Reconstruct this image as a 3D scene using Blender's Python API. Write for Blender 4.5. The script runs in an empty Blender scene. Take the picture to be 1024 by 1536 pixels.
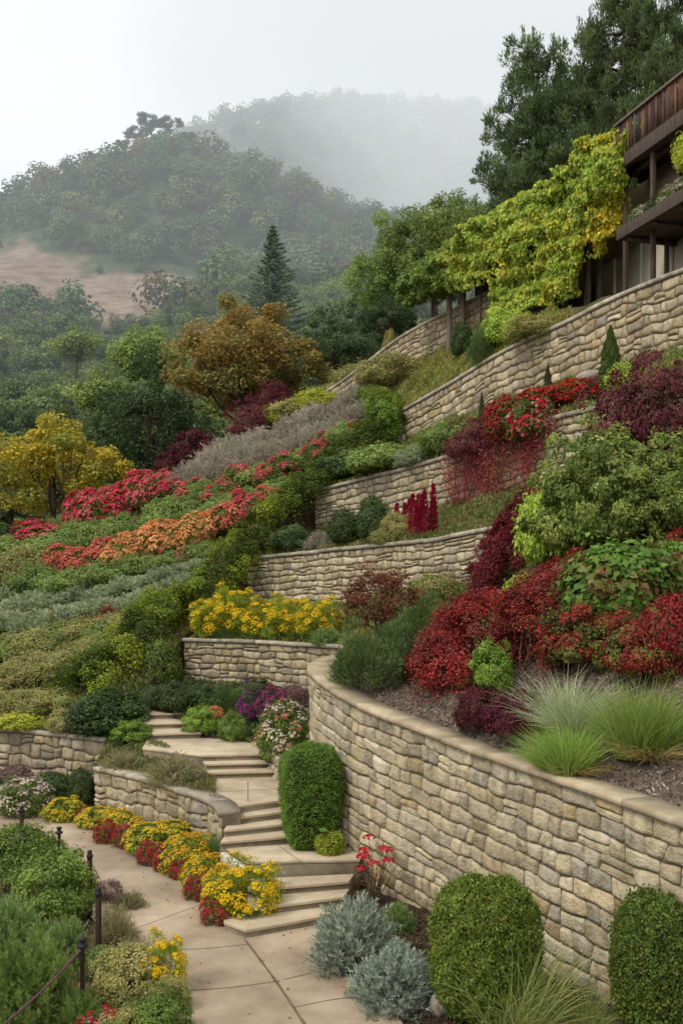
import bpy, bmesh, math, random
import numpy as np
from mathutils import Vector
from mathutils.bvhtree import BVHTree

rng = np.random.default_rng(11)
random.seed(5)
SC = bpy.context.scene
COL = SC.collection
FPX, EYE, HOR = 1500.0, 5.0, 880.0      # focal length (photo pixels), eye height (m), horizon row


def P(u, v, Y):
    """World point standing at depth Y that the photo shows at pixel (u, v)."""
    return ((u - 512) / FPX * Y, Y, EYE - (v - HOR) / FPX * Y)


def G(u, v, z=0.0):
    """World point on the level z that the photo shows at pixel (u, v)."""
    Y = (EYE - z) * FPX / (v - HOR)
    return ((u - 512) / FPX * Y, Y, z)


def H(h):
    h = h.lstrip('#')
    c = [int(h[i:i + 2], 16) / 255 for i in (0, 2, 4)]
    return np.array([x / 12.92 if x < .04045 else ((x + .055) / 1.055) ** 2.4 for x in c])


# ------------------------------------------------------------------ materials
def new_mat(name):
    m = bpy.data.materials.new(name)
    m.use_nodes = True
    nt = m.node_tree
    nt.nodes.clear()
    return m, nt, nt.nodes, nt.links


def leaf_mat(name, trans=.36, rough=.5, spec=.25, hue=.006, val=.14, gain=1.66):
    m, nt, N, L = new_mat(name)
    out = N.new('ShaderNodeOutputMaterial')
    at = N.new('ShaderNodeAttribute'); at.attribute_name = 'Col'
    oi = N.new('ShaderNodeObjectInfo')
    hs = N.new('ShaderNodeHueSaturation')
    mr = N.new('ShaderNodeMapRange'); mr.inputs[3].default_value = .5 - hue; mr.inputs[4].default_value = .5 + hue
    mv = N.new('ShaderNodeMapRange'); mv.inputs[3].default_value = gain * (1 - val); mv.inputs[4].default_value = gain * (1 + val)
    ml = N.new('ShaderNodeMath'); ml.operation = 'MULTIPLY'; ml.inputs[1].default_value = 7.31
    fr = N.new('ShaderNodeMath'); fr.operation = 'FRACT'
    L.new(oi.outputs['Random'], mr.inputs[0])
    L.new(oi.outputs['Random'], ml.inputs[0]); L.new(ml.outputs[0], fr.inputs[0]); L.new(fr.outputs[0], mv.inputs[0])
    L.new(at.outputs['Color'], hs.inputs['Color'])
    L.new(mr.outputs[0], hs.inputs['Hue']); L.new(mv.outputs[0], hs.inputs['Value'])
    pb = N.new('ShaderNodeBsdfPrincipled')
    pb.inputs['Roughness'].default_value = rough
    pb.inputs['Specular IOR Level'].default_value = spec
    tr = N.new('ShaderNodeBsdfTranslucent')
    mx = N.new('ShaderNodeMixShader'); mx.inputs[0].default_value = trans
    L.new(hs.outputs[0], pb.inputs['Base Color']); L.new(hs.outputs[0], tr.inputs['Color'])
    L.new(pb.outputs[0], mx.inputs[1]); L.new(tr.outputs[0], mx.inputs[2])
    L.new(mx.outputs[0], out.inputs[0])
    return m


def rough_mat(name, c1, c2, scale=3.0, rough=.85, bump=.3, bscale=40, attr=False, c3=None, stain=.0, spec=.3, coord='Object', stretch=None, bdist=.02, streak=0):
    """Noise-mottled matte surface; attr: multiply the per-piece colour attribute."""
    m, nt, N, L = new_mat(name)
    out = N.new('ShaderNodeOutputMaterial')
    pb = N.new('ShaderNodeBsdfPrincipled')
    pb.inputs['Roughness'].default_value = rough
    pb.inputs['Specular IOR Level'].default_value = spec
    tc = N.new('ShaderNodeTexCoord')
    src = tc.outputs[coord]
    if stretch:
        mp = N.new('ShaderNodeMapping'); mp.inputs['Scale'].default_value = stretch
        L.new(src, mp.inputs[0]); src = mp.outputs[0]
    n1 = N.new('ShaderNodeTexNoise'); n1.inputs['Scale'].default_value = scale; n1.inputs['Detail'].default_value = 8
    n1.inputs['Roughness'].default_value = .65
    L.new(src, n1.inputs['Vector'])
    cr = N.new('ShaderNodeValToRGB')
    cr.color_ramp.elements[0].position = .32; cr.color_ramp.elements[0].color = (*H(c1), 1)
    cr.color_ramp.elements[1].position = .68; cr.color_ramp.elements[1].color = (*H(c2), 1)
    if c3:
        e = cr.color_ramp.elements.new(.5); e.color = (*H(c3), 1)
    L.new(n1.outputs['Fac'], cr.inputs[0])
    col = cr.outputs[0]
    if attr:
        at = N.new('ShaderNodeAttribute'); at.attribute_name = 'Col'
        mm = N.new('ShaderNodeMix'); mm.data_type = 'RGBA'; mm.blend_type = 'MULTIPLY'; mm.inputs[0].default_value = 1
        L.new(at.outputs['Color'], mm.inputs[6]); L.new(col, mm.inputs[7]); col = mm.outputs[2]
    if stain:
        n3 = N.new('ShaderNodeTexNoise'); n3.inputs['Scale'].default_value = scale * .23; n3.inputs['Detail'].default_value = 5
        L.new(src, n3.inputs['Vector'])
        mr = N.new('ShaderNodeMapRange'); mr.inputs[1].default_value = .35; mr.inputs[2].default_value = .7
        mr.inputs[3].default_value = 1.0; mr.inputs[4].default_value = 1 - stain
        L.new(n3.outputs['Fac'], mr.inputs[0])
        m2 = N.new('ShaderNodeMix'); m2.data_type = 'RGBA'; m2.blend_type = 'MULTIPLY'; m2.inputs[0].default_value = 1
        L.new(col, m2.inputs[6]); L.new(mr.outputs[0], m2.inputs[7]); col = m2.outputs[2]
    if streak:                               # damp runs down the face and a mossy tinge in patches
        m4 = N.new('ShaderNodeMapping'); m4.inputs['Scale'].default_value = (1.5, 1.5, .22); L.new(src, m4.inputs[0])
        n4 = N.new('ShaderNodeTexNoise'); n4.inputs['Scale'].default_value = 1.3; n4.inputs['Detail'].default_value = 6; L.new(m4.outputs[0], n4.inputs['Vector'])
        r4 = N.new('ShaderNodeMapRange'); r4.inputs[1].default_value = .5; r4.inputs[2].default_value = .72; r4.inputs[3].default_value = 0; r4.inputs[4].default_value = streak
        L.new(n4.outputs['Fac'], r4.inputs[0])
        m5 = N.new('ShaderNodeMix'); m5.data_type = 'RGBA'; m5.blend_type = 'MULTIPLY'; m5.inputs[7].default_value = (.52, .53, .42, 1)
        L.new(r4.outputs[0], m5.inputs[0]); L.new(col, m5.inputs[6]); col = m5.outputs[2]
    L.new(col, pb.inputs['Base Color'])
    n2 = N.new('ShaderNodeTexNoise'); n2.inputs['Scale'].default_value = bscale; n2.inputs['Detail'].default_value = 6
    L.new(src, n2.inputs['Vector'])
    bp = N.new('ShaderNodeBump'); bp.inputs['Strength'].default_value = bump; bp.inputs['Distance'].default_value = bdist
    L.new(n2.outputs['Fac'], bp.inputs['Height']); L.new(bp.outputs[0], pb.inputs['Normal'])
    L.new(pb.outputs[0], out.inputs[0])
    return m


M = {}
M['leaf'] = leaf_mat('leaf_matte')
M['tree_leaf'] = leaf_mat('tree_leaf', trans=.32, rough=.6, spec=.2)
M['gloss'] = leaf_mat('leaf_glossy', trans=.18, rough=.38, spec=.4, val=.12)
M['leaf_red'] = leaf_mat('leaf_red', trans=.2, rough=.55, spec=.2, hue=.004, gain=1.02)
M['leaf_silver'] = leaf_mat('leaf_silver', trans=.15, rough=.6, spec=.2, gain=1.0)
M['petal'] = leaf_mat('petal', trans=.3, rough=.6, spec=.1, hue=.004, val=.1, gain=1.12)
M['bark'] = rough_mat('bark', '#3b3026', '#6a5a48', 9, .9, .8, 30, stretch=(1, 1, .3))
M['stem'] = rough_mat('stem_wood', '#4a3b2a', '#6f5d44', 12, .9, .3, 40)
M['stone'] = rough_mat('field_stone', '#c0bbb0', '#ffffff', 7, .92, .9, 24, attr=True, c3='#efeae0', stain=.14, bdist=.03, streak=.55)
M['mortar'] = rough_mat('wall_mortar', '#61564a', '#83775f', 5, .95, .5, 30)
M['coping'] = rough_mat('coping_stone', '#9d9484', '#d2c8b4', 3.5, .9, .45, 45, attr=True, streak=.3, c3='#aca08b', stain=.3)
M['coping_warm'] = rough_mat('coping_warm', '#ac9a7e', '#d4c3a5', 3.5, .9, .45, 45, attr=True, streak=.3, c3='#b8a586', stain=.3)
M['path'] = rough_mat('path_concrete', '#9c8870', '#c5b096', 1.3, .88, .3, 60, c3='#b39e84', stain=.42)
M['joint'] = rough_mat('path_joint', '#5b4b3a', '#7d6951', 6, .95, .3, 50)
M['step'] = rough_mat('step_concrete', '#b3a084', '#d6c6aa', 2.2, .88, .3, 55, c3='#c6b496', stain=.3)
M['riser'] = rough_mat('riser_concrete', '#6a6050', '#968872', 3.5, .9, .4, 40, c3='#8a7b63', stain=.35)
M['cream'] = rough_mat('cream_render', '#c9bb9a', '#ded2b4', 2.5, .85, .2, 50, stain=.15)
M['soil'] = rough_mat('garden_soil', '#35281c', '#5d4a36', 4, .95, .9, 25, c3='#46372a', bdist=.05)
M['mulch'] = rough_mat('mulch_ground', '#4a3d31', '#8d7f70', 9, .95, 1.0, 35, c3='#65574a', bdist=.05)
M['mulch_chip'] = leaf_mat('mulch_chip', trans=0, rough=.9, spec=.1, gain=1.0)
M['slope'] = rough_mat('slope_earth', '#3a3a1f', '#6b6238', 1.6, .95, .8, 12, c3='#4d4a2a', bdist=.08)
M['gravel'] = rough_mat('gravel', '#5f6265', '#a3a6a6', 22, .9, .8, 60, c3='#83878a')
M['forest_floor'] = rough_mat('forest_floor', '#2b3321', '#4b5236', .12, .95, .4, 2)
M['iron'] = rough_mat('rusty_iron', '#2a1d19', '#4a332b', 14, .7, .4, 60)
M['black_iron'] = rough_mat('black_iron', '#1b1817', '#332c2a', 14, .6, .2, 60)
M['rope'] = rough_mat('rope', '#4b3238', '#6e4d51', 30, .9, .4, 90)
M['timber'] = rough_mat('dark_timber', '#3a3029', '#655549', 3, .75, .4, 20, stretch=(6, 6, .6))
M['slat'] = rough_mat('slat_timber', '#6d6358', '#ffffff', 3, .8, .4, 20, attr=True, stretch=(6, 6, .5))
M['grey_timber'] = rough_mat('weathered_timber', '#5b5148', '#8a7d70', 4, .85, .4, 24, stretch=(5, 5, .7))
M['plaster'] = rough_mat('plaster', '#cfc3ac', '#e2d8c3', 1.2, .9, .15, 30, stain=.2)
M['plaster_dark'] = rough_mat('plaster_tan', '#a8987f', '#bcad93', 1.2, .9, .15, 30, stain=.2)  # tan plaster of the upper storey
M['white_stone'] = rough_mat('white_stone', '#c9bfae', '#e6ddcd', 8, .8, .3, 40)
M['boulder'] = rough_mat('boulder', '#7d7265', '#b0a494', 5, .9, .7, 20, stain=.2)


# ------------------------------------------------------------------ mesh helpers
def mk(name, V, F, mat, col=None, smooth=False):
    """Mesh data from arrays: V (n,3); F one (m,k) array or a list of such; col (n,3)."""
    V = np.asarray(V, dtype=np.float32)
    Fs = F if isinstance(F, list) else [F]
    Fs = [np.asarray(f, dtype=np.int32) for f in Fs if len(f)]
    loops = np.concatenate([f.ravel() for f in Fs])
    tot = np.concatenate([np.full(len(f), f.shape[1], dtype=np.int32) for f in Fs])
    start = np.concatenate([[0], np.cumsum(tot)[:-1]]).astype(np.int32)
    me = bpy.data.meshes.new(name)
    me.vertices.add(len(V)); me.vertices.foreach_set('co', V.ravel())
    me.loops.add(len(loops)); me.loops.foreach_set('vertex_index', loops)
    me.polygons.add(len(tot)); me.polygons.foreach_set('loop_start', start)
    if smooth:
        me.polygons.foreach_set('use_smooth', np.ones(len(tot), dtype=bool))
    me.update(calc_edges=True)
    if col is not None:
        a = me.color_attributes.new('Col', 'FLOAT_COLOR', 'POINT')
        c4 = np.ones((len(V), 4), dtype=np.float32); c4[:, :3] = col
        a.data.foreach_set('color', c4.ravel())
    me.materials.append(M[mat] if isinstance(mat, str) else mat)
    return me


class MB:
    """Collects vertex / face / colour arrays into one mesh."""
    def __init__(s):
        s.V, s.F, s.C, s.n = [], {}, [], 0

    def add(s, V, F, col=None):
        V = np.asarray(V, float).reshape(-1, 3)
        if isinstance(F, list) and len(F) and np.ndim(F[0]) == 1:
            F = [F]
        for f in (F if isinstance(F, list) else [F]):
            f = np.asarray(f, int)
            if len(f):
                s.F.setdefault(f.shape[1], []).append(f + s.n)
        s.V.append(V)
        c = np.ones((len(V), 3)) if col is None else np.broadcast_to(np.asarray(col, float), (len(V), 3))
        s.C.append(c); s.n += len(V)

    def box(s, x0, x1, y0, y1, z0, z1, col=None):
        V = [(x, y, z) for z in (z0, z1) for y in (y0, y1) for x in (x0, x1)]
        s.add(V, [[0, 2, 3, 1], [4, 5, 7, 6], [0, 1, 5, 4], [2, 6, 7, 3], [0, 4, 6, 2], [1, 3, 7, 5]], col)

    def tube(s, pts, rad, n=7, col=None, cap=True):
        pts = np.asarray(pts, float); k = len(pts)
        rad = np.broadcast_to(np.asarray(rad, float), (k,))
        t = np.gradient(pts, axis=0); t /= np.linalg.norm(t, axis=1, keepdims=True) + 1e-9
        ref = np.array([.31, .95, .05]) if abs(t[0][2]) > .6 else np.array([0, 0, 1.])
        a = np.cross(t, ref); a /= np.linalg.norm(a, axis=1, keepdims=True) + 1e-9
        b = np.cross(t, a)
        th = np.linspace(0, 2 * math.pi, n, endpoint=False)
        V = pts[:, None] + rad[:, None, None] * (a[:, None] * np.cos(th)[None, :, None] + b[:, None] * np.sin(th)[None, :, None])
        i = np.arange(k - 1)[:, None] * n; j = np.arange(n)[None]; j2 = (j + 1) % n
        F = np.stack([i + j, i + j2, i + n + j2, i + n + j], -1).reshape(-1, 4)
        s.add(V.reshape(-1, 3), F, col)
        if cap:
            s.add(V[-1], [list(range(n))], col); s.add(V[0], [list(range(n))[::-1]], col)

    def lathe(s, prof, n=14, at=(0, 0, 0), col=None):
        s.tube([(at[0], at[1], at[2] + z) for r, z in prof], [r for r, z in prof], n, col)

    def mesh(s, name, mat, smooth=False):
        F = [np.concatenate(v) for v in s.F.values()]
        return mk(name, np.concatenate(s.V), F, mat, np.concatenate(s.C), smooth)


def obj(name, me, parent=None, loc=(0, 0, 0)):
    o = bpy.data.objects.new(name, me); COL.objects.link(o)
    o.location = loc
    if parent is not None:
        o.parent = parent
    return o


LABELS = {}


def tag(o, label, cat, group=None):
    o['label'] = label; o['category'] = cat
    if group:
        o['group'] = group
    LABELS.setdefault(label, []).append((o.name, group))
    return o


def thing(name, label, cat, loc=(0, 0, 0), rot=0.0, group=None, scale=(1, 1, 1)):
    o = bpy.data.objects.new(name, None); COL.objects.link(o)
    o.location = loc; o.rotation_euler = (0, 0, rot); o.scale = scale
    o.empty_display_size = .2
    return tag(o, label, cat, group)


def struct(name, me, loc=(0, 0, 0)):
    o = obj(name, me, None, loc); o['kind'] = 'structure'
    return o


def bevel(me, w, seg=2):
    bm = bmesh.new(); bm.from_mesh(me)
    bmesh.ops.remove_doubles(bm, verts=bm.verts, dist=1e-5)
    bmesh.ops.recalc_face_normals(bm, faces=bm.faces)
    ed = [e for e in bm.edges if len(e.link_faces) == 2 and e.calc_face_angle(0) > .5]
    bmesh.ops.bevel(bm, geom=ed, offset=w, segments=seg, affect='EDGES', profile=.6)
    bm.to_mesh(me); bm.free()
    return me


def prism(poly, z0, z1, mb=None):
    poly = list(poly); n = len(poly)
    V = [(x, y, z0) for x, y in poly] + [(x, y, z1) for x, y in poly]
    mb = mb or MB()
    mb.add(V, [[list(range(n))[::-1]], [[n + i for i in range(n)]], [[i, (i + 1) % n, n + (i + 1) % n, n + i] for i in range(n)]])
    return mb


def crom(pts, n, closed=False):
    """Catmull-Rom resample to n points (chord-length parameter)."""
    p = np.asarray(pts, float)
    if len(p) == 2:
        return p[0] + (p[1] - p[0]) * np.linspace(0, 1, n)[:, None]
    d = np.concatenate([[0], np.cumsum(np.linalg.norm(np.diff(p, axis=0), axis=1))])
    t = np.linspace(0, d[-1], n)
    m = np.zeros_like(p)
    m[1:-1] = (p[2:] - p[:-2]) / (d[2:] - d[:-2])[:, None]
    m[0] = (p[1] - p[0]) / (d[1] - d[0]); m[-1] = (p[-1] - p[-2]) / (d[-1] - d[-2])
    k = np.clip(np.searchsorted(d, t, side='right') - 1, 0, len(p) - 2)
    h = (d[k + 1] - d[k]); s = ((t - d[k]) / h)[:, None]; h = h[:, None]
    return ((2 * s ** 3 - 3 * s ** 2 + 1) * p[k] + (s ** 3 - 2 * s ** 2 + s) * h * m[k]
            + (-2 * s ** 3 + 3 * s ** 2) * p[k + 1] + (s ** 3 - s ** 2) * h * m[k + 1])


def snoise(x, y, seed=0, oct=4, f=1.0):
    """Cheap smooth noise from summed sines, about -1..1."""
    r = np.random.default_rng(seed); o = 0; a = 1; tot = 0
    for i in range(oct):
        for k in range(3):
            th = r.uniform(0, 6.28); ph = r.uniform(0, 6.28); ff = f * 2 ** i * r.uniform(.7, 1.4)
            o = o + a * np.sin((x * math.cos(th) + y * math.sin(th)) * ff * 6.28 + ph) / 2
        tot += a; a *= .55
    return o / tot


def grid_faces(n, m):
    i = np.arange(n - 1)[:, None] * m; j = np.arange(m - 1)[None]
    return np.stack([i + j, i + j + 1, i + m + j + 1, i + m + j], -1).reshape(-1, 4)


TERR = []      # (verts, faces) of everything a plant can stand on


def loft(name, rows, n=60, m=40, mat='slope', bump=.08, bf=.5, seed=1, struct_=True, terr=True, linear=False):
    R = np.array([crom(r, n) for r in rows])
    if linear or len(rows) == 2:
        tt = np.linspace(0, len(rows) - 1, m); k = np.minimum(tt.astype(int), len(rows) - 2); f = (tt - k)[:, None, None]
        S = R[k] * (1 - f) + R[k + 1] * f
    else:
        S = np.stack([crom(R[:, i], m) for i in range(n)], 1)
    S = S.copy()
    if bump:
        w = np.ones((m, n)); w[0] = w[-1] = 0; w[1] = w[-2] = .5
        S[..., 2] += bump * snoise(S[..., 0], S[..., 1], seed, 4, bf) * w
    V = S.reshape(-1, 3); F = grid_faces(m, n)
    o = struct(name, mk(name, V, F, mat, None, True))
    if terr:
        TERR.append((V, F))
    return o, S


BVH = None


def build_bvh():
    global BVH
    V, F, n = [], [], 0
    for v, f in TERR:
        V.append(v); F.append(f + n); n += len(v)
    BVH = BVHTree.FromPolygons(np.concatenate(V).tolist(), np.concatenate(F).tolist())


def at(u, v):
    """Where the sight line of photo pixel (u, v) meets the terrain."""
    d = Vector(((u - 512) / FPX, 1, -(v - HOR) / FPX))
    h = BVH.ray_cast(Vector((0, 0, EYE)), d.normalized())
    return h[0]


def ground_z(x, y, top=60):
    h = BVH.ray_cast(Vector((x, y, top)), Vector((0, 0, -1)))
    return h[0].z if h[0] is not None else 0.0
# ------------------------------------------------------------------ camera, light, sky
cam = bpy.data.cameras.new('camera')
cam.sensor_fit = 'VERTICAL'; cam.sensor_height = 36.0; cam.lens = 36.0 * FPX / 1536
cam.shift_y = (HOR - 768) / 1536; cam.clip_start = .1; cam.clip_end = 5000
co = bpy.data.objects.new('camera', cam); COL.objects.link(co)
co.location = (0, 0, EYE); co.rotation_euler = (math.pi / 2, 0, 0)
SC.camera = co
SC.render.resolution_x, SC.render.resolution_y = 682, 1024
SC.view_settings.view_transform = 'Standard'; SC.view_settings.look = 'None'
SC.view_settings.exposure = 0; SC.view_settings.gamma = 1
SC.cycles.max_bounces = 6; SC.cycles.diffuse_bounces = 3; SC.cycles.glossy_bounces = 2
SC.cycles.transmission_bounces = 4; SC.cycles.transparent_max_bounces = 8; SC.cycles.volume_bounces = 0
SC.cycles.use_denoising = True
SC.cycles.volume_step_rate = 1.0; SC.cycles.volume_max_steps = 96

SUN_EL, SUN_AZ = math.radians(52), math.radians(-128)     # azimuth clockwise from +Y: behind the camera, left
w = bpy.data.worlds.new('World'); SC.world = w; w.use_nodes = True
nt = w.node_tree; N = nt.nodes; L = nt.links; N.clear()
wo = N.new('ShaderNodeOutputWorld'); bg = N.new('ShaderNodeBackground')
sky = N.new('ShaderNodeTexSky'); sky.sky_type = 'NISHITA'; sky.sun_disc = False
sky.sun_elevation = SUN_EL; sky.sun_rotation = SUN_AZ; sky.dust_density = 4; sky.air_density = 1.0
hs = N.new('ShaderNodeHueSaturation'); hs.inputs['Saturation'].default_value = .25
L.new(sky.outputs[0], hs.inputs['Color'])
# an even layer of cloud in front of the clear sky, thin to thick
tc = N.new('ShaderNodeTexCoord'); cn = N.new('ShaderNodeTexNoise'); cn.inputs['Scale'].default_value = 2.1; cn.inputs['Detail'].default_value = 5
L.new(tc.outputs['Generated'], cn.inputs['Vector'])
cr = N.new('ShaderNodeValToRGB')
cr.color_ramp.elements[0].position = .3; cr.color_ramp.elements[0].color = (7.9, 8.3, 8.7, 1)
cr.color_ramp.elements[1].position = .7; cr.color_ramp.elements[1].color = (10.9, 11.0, 11.1, 1)
L.new(cn.outputs['Fac'], cr.inputs[0])
mx = N.new('ShaderNodeMix'); mx.data_type = 'RGBA'; mx.inputs[0].default_value = .86
L.new(hs.outputs[0], mx.inputs[6]); L.new(cr.outputs[0], mx.inputs[7])
L.new(mx.outputs[2], bg.inputs['Color']); bg.inputs['Strength'].default_value = .12
L.new(bg.outputs[0], wo.inputs['Surface'])

sl = bpy.data.lights.new('sun', 'SUN'); sl.energy = 1.65; sl.angle = math.radians(14); sl.color = (1, .95, .87)
so = bpy.data.objects.new('sun', sl); COL.objects.link(so)
sd = Vector((math.sin(SUN_AZ) * math.cos(SUN_EL), math.cos(SUN_AZ) * math.cos(SUN_EL), math.sin(SUN_EL)))
so.rotation_euler = sd.to_track_quat('Z', 'Y').to_euler(); so.location = (0, 0, 40)

# ------------------------------------------------------------------ wall courses: top lines (x, y, z) and base heights
BIG = [(.35, 21.7, 3.62), (-.22, 20.7, 3.56), (-.58, 19.6, 3.5), (-.5, 18.5, 3.38), (-.02, 17.4, 3.15), (.56, 16.5, 2.96),
       (1.34, 15.4, 2.79), (2.2, 13.75, 2.66), (3.13, 12.1, 2.54), (3.72, 10.9, 2.46), (4.5, 9.5, 2.38), (5.2, 8.2, 2.3)]
W1 = [(-4.62, 29.3, 3.5), (-3.4, 28.6, 3.5), (-2.07, 27.8, 3.5), (-.9, 26.6, 3.5), (.05, 25.4, 3.52), (.5, 24.2, 3.55)]
W2 = [P(370, 835, 33.3), P(440, 829, 32), P(500, 822, 30.4), P(570, 815, 28.8), P(640, 808, 27), P(740, 789, 25), (4.7, 24.4, 6.6)]
W3 = [P(472, 734, 36), P(560, 712, 34), P(620, 697, 32.5), P(680, 679, 31), P(780, 645, 28.6), P(841, 621, 27), P(970, 592, 24), (8.5, 21.5, 9.6), (9.6, 19.3, 9.5)]
W4 = [P(592, 620, 40), P(675, 572, 37.8), P(756, 524, 35.5), P(835, 487, 33), P(915, 447, 31), P(1024, 402, 28.4), (11.6, 25, 14.05)]
W5 = [P(330, 661, 54), P(420, 613, 51.6), P(490, 585, 49), P(602, 503, 45), P(680, 462, 42), P(756, 426, 39.6), (8.2, 37.6, 17.1)]
FL = [(-15.5, 28.5, 1.28), (-12, 27, 1.32), (-8.8, 25.9, 1.34), (-7, 25, 1.34), (-5.7, 24.2, 1.34)]
CW = [(-5.4, 21.9, 1.06), (-4.9, 21.45, 1.06), (-4.2, 20.75, 1.06), (-3.45, 19.95, 1.05), (-2.75, 19.05, 1.04), (-2.3, 18.3, 1.03), (-2.14, 17.75, 1.0)]


def base_of(line, h0, h1):
    a = np.asarray(line, float).copy(); k = np.linspace(0, 1, len(a))
    a[:, 2] -= h0 + (h1 - h0) * k
    return a


W2b = base_of(W2, 1.6, 1.5); W3b = base_of(W3, 1.45, 1.6); W4b = base_of(W4, 1.28, 2.5); W5b = base_of(W5, 1.1, 1.9)


def inset(line, d, dz=-.1):
    """A wall line moved back from its face (to the right of its direction of travel) by d."""
    a = np.asarray(line, float).copy()
    t = np.gradient(a, axis=0)[:, :2]; t /= np.linalg.norm(t, axis=1, keepdims=True)
    a[:, 0] += -t[:, 1] * d; a[:, 1] += t[:, 0] * d; a[:, 2] += dz
    return a


# ------------------------------------------------------------------ the ground and the terraces
def ground_sheet():
    xs = np.concatenate([np.linspace(-1500, -40, 12), np.linspace(-36, 36, 37), np.linspace(40, 1500, 12)])
    ys = np.concatenate([[-200, -60, -20], np.linspace(-10, 60, 36), [80, 120, 200, 400, 800, 1600, 3000]])
    X, Y = np.meshgrid(xs, ys)
    Z = np.where(Y > 44, -.02 - np.clip((Y - 44) * .9, 0, 30), -.02) + .015 * snoise(X, Y, 3, 3, .4) * (Y < 40)
    V = np.stack([X, Y, Z], -1).reshape(-1, 3); F = grid_faces(len(ys), len(xs))
    struct('ground', mk('ground', V, F, 'soil', None, True)); TERR.append((V, F))


ground_sheet()
big_in = inset(BIG, .12, -.14)
back1 = [(.9, 24.6, 3.7), (.9, 28.9, 4.75), (2.3, 27.1, 4.8), (3.9, 25.1, 5.4), (5.0, 24.9, 6.9), (6.2, 26.4, 8.05), (7.5, 23.8, 8.1), (8.7, 21.6, 8.1), (12.5, 17, 8)]
bed1_rows = [big_in, [(.4, 22.4, 3.6), (1.6, 21.2, 3.75), (3.3, 18.2, 3.9), (5.4, 14.8, 4.0), (8.2, 9.5, 3.8)], back1]
loft('planting_bed', bed1_rows, 70, 50, 'mulch', .09, .6, 4)
loft('flower_bed', [inset(W1, .1, -.12), (W2b + [0, .1, -.1])[:6]], 50, 24, 'soil', .08, .5, 5)
loft('upper_bed', [inset(W2, .1, -.12), (W3b + [0, .12, -.1])[:6]], 50, 24, 'slope', .08, .5, 6)
loft('high_bed', [inset(W3, .1, -.12), (W4b + [0, .12, -.1])], 60, 28, 'slope', .1, .5, 7)
loft('top_bed', [inset(W4, .1, -.12), (W5b + [0, .12, -.1])[2:]], 60, 28, 'slope', .12, .4, 8)
t5 = inset(W5, .1, -.12)
loft('top_terrace', [t5, t5 + [2.5, 6, .8], t5 + [5, 16, .3], t5 + [8, 34, -12]], 50, 40, 'slope', .15, .2, 9)
# the open slope left of the walls, from the far garden wall up to the crest
slope_rows = [[(-17, 28.9, 1.1), (-12, 27.2, 1.2), (-8.8, 26.1, 1.22), (-6.4, 24.9, 1.24), (-5.5, 26.3, 2.0)],
              [(-17, 33, 2.5), (-10.5, 31.3, 2.85), (-4.7, 29.5, 3.4)],
              [(-18, 38.5, 4.4), (-11, 38.3, 5.2), (-3.25, 33.5, 5.9)],
              [(-18, 43.5, 5.9), (-10, 43.5, 7.5), (-1.05, 36.2, 8.35)],
              [(-18.5, 46.5, 6.2), (-11, 48, 9.0), (-3, 45, 11.2), (2.1, 40.2, 11.8)],
              [(-19, 47.6, 6.1), (-13.2, 48.3, 8.2), (-10.4, 51, 10.45), (-6.5, 54.2, 12.8), (-3.1, 51.8, 13.9), (-.7, 49.2, 13.9)]]
_, SLOPE = loft('hillside', slope_rows, 80, 90, 'slope', .14, .35, 10)
crest = np.array(slope_rows[-1])
loft('back_slope', [crest + [0, .02, 0], crest + [-.5, 8, -3.5], crest + [-1, 26, -13], crest + [-2, 50, -22]], 50, 30, 'forest_floor', .2, .15, 11)
edge_r = SLOPE[:, -1]
struct_edge = np.stack([edge_r, edge_r + [.25, .1, -1.6], edge_r + [.4, .2, -4]])
V = struct_edge.reshape(-1, 3); F = grid_faces(3, edge_r.shape[0]); struct('bank', mk('bank', V, F, 'soil', None, True)); TERR.append((V, F))
loft('step_bank', [[(-8.8, 25.95, 1.22), (-7, 25.1, 1.24), (-5.75, 24.3, 1.26), (-5.2, 23.2, 1.2)],
                   [(-8.8, 26.6, 1.5), (-6.6, 25.9, 1.55), (-5.3, 25.2, 1.6), (-4.75, 24.0, 1.36)],
                   [(-8.0, 28.2, 2.2), (-6.2, 28.0, 2.4), (-5.35, 27.6, 2.3), (-5.05, 26.6, 2.05)]], 30, 20, 'soil', .04, .7, 15)
# stair-side ground: levels beside the steps
loft('side_bed', [[(-5.5, 22.2, .95), (-4.3, 21.2, .95), (-3.2, 19.9, .95), (-2.35, 18.7, .95)], [(-5.6, 24, 1.2), (-4.7, 23.9, 1.3), (-3.6, 22.1, 1.2), (-2.6, 20.7, 1.0)]], 30, 14, 'soil', .03, .8, 12)
loft('stair_bed', [[(-5.35, 26.1, 2.05), (-4.25, 25.3, 1.75), (-3.2, 23.9, 1.38), (-2.2, 23.2, 1.36), (-1.3, 22, 1.3), (-.35, 20.6, 1.05)],
                   [(-5.0, 29.5, 2.3), (-3.4, 28.8, 2.25), (-2, 27.9, 2.2), (-.9, 26.8, 2.15), (.1, 25.5, 2.1), (.5, 22.6, 1.9)]], 40, 20, 'soil', .05, .7, 13)
loft('stair_verge', [[(-1.9, 23.4, 1.34), (-1.55, 21.4, 1.1), (-1.05, 20, .98), (-.8, 18.6, .7), (-.3, 17.3, .48)], [(.2, 23.4, 1.5), (.15, 21.8, 1.2), (-.2, 20, 1.0), (-.1, 18.5, .75), (.1, 17.3, .48)]], 24, 10, 'soil', .03, .8, 14)

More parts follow.
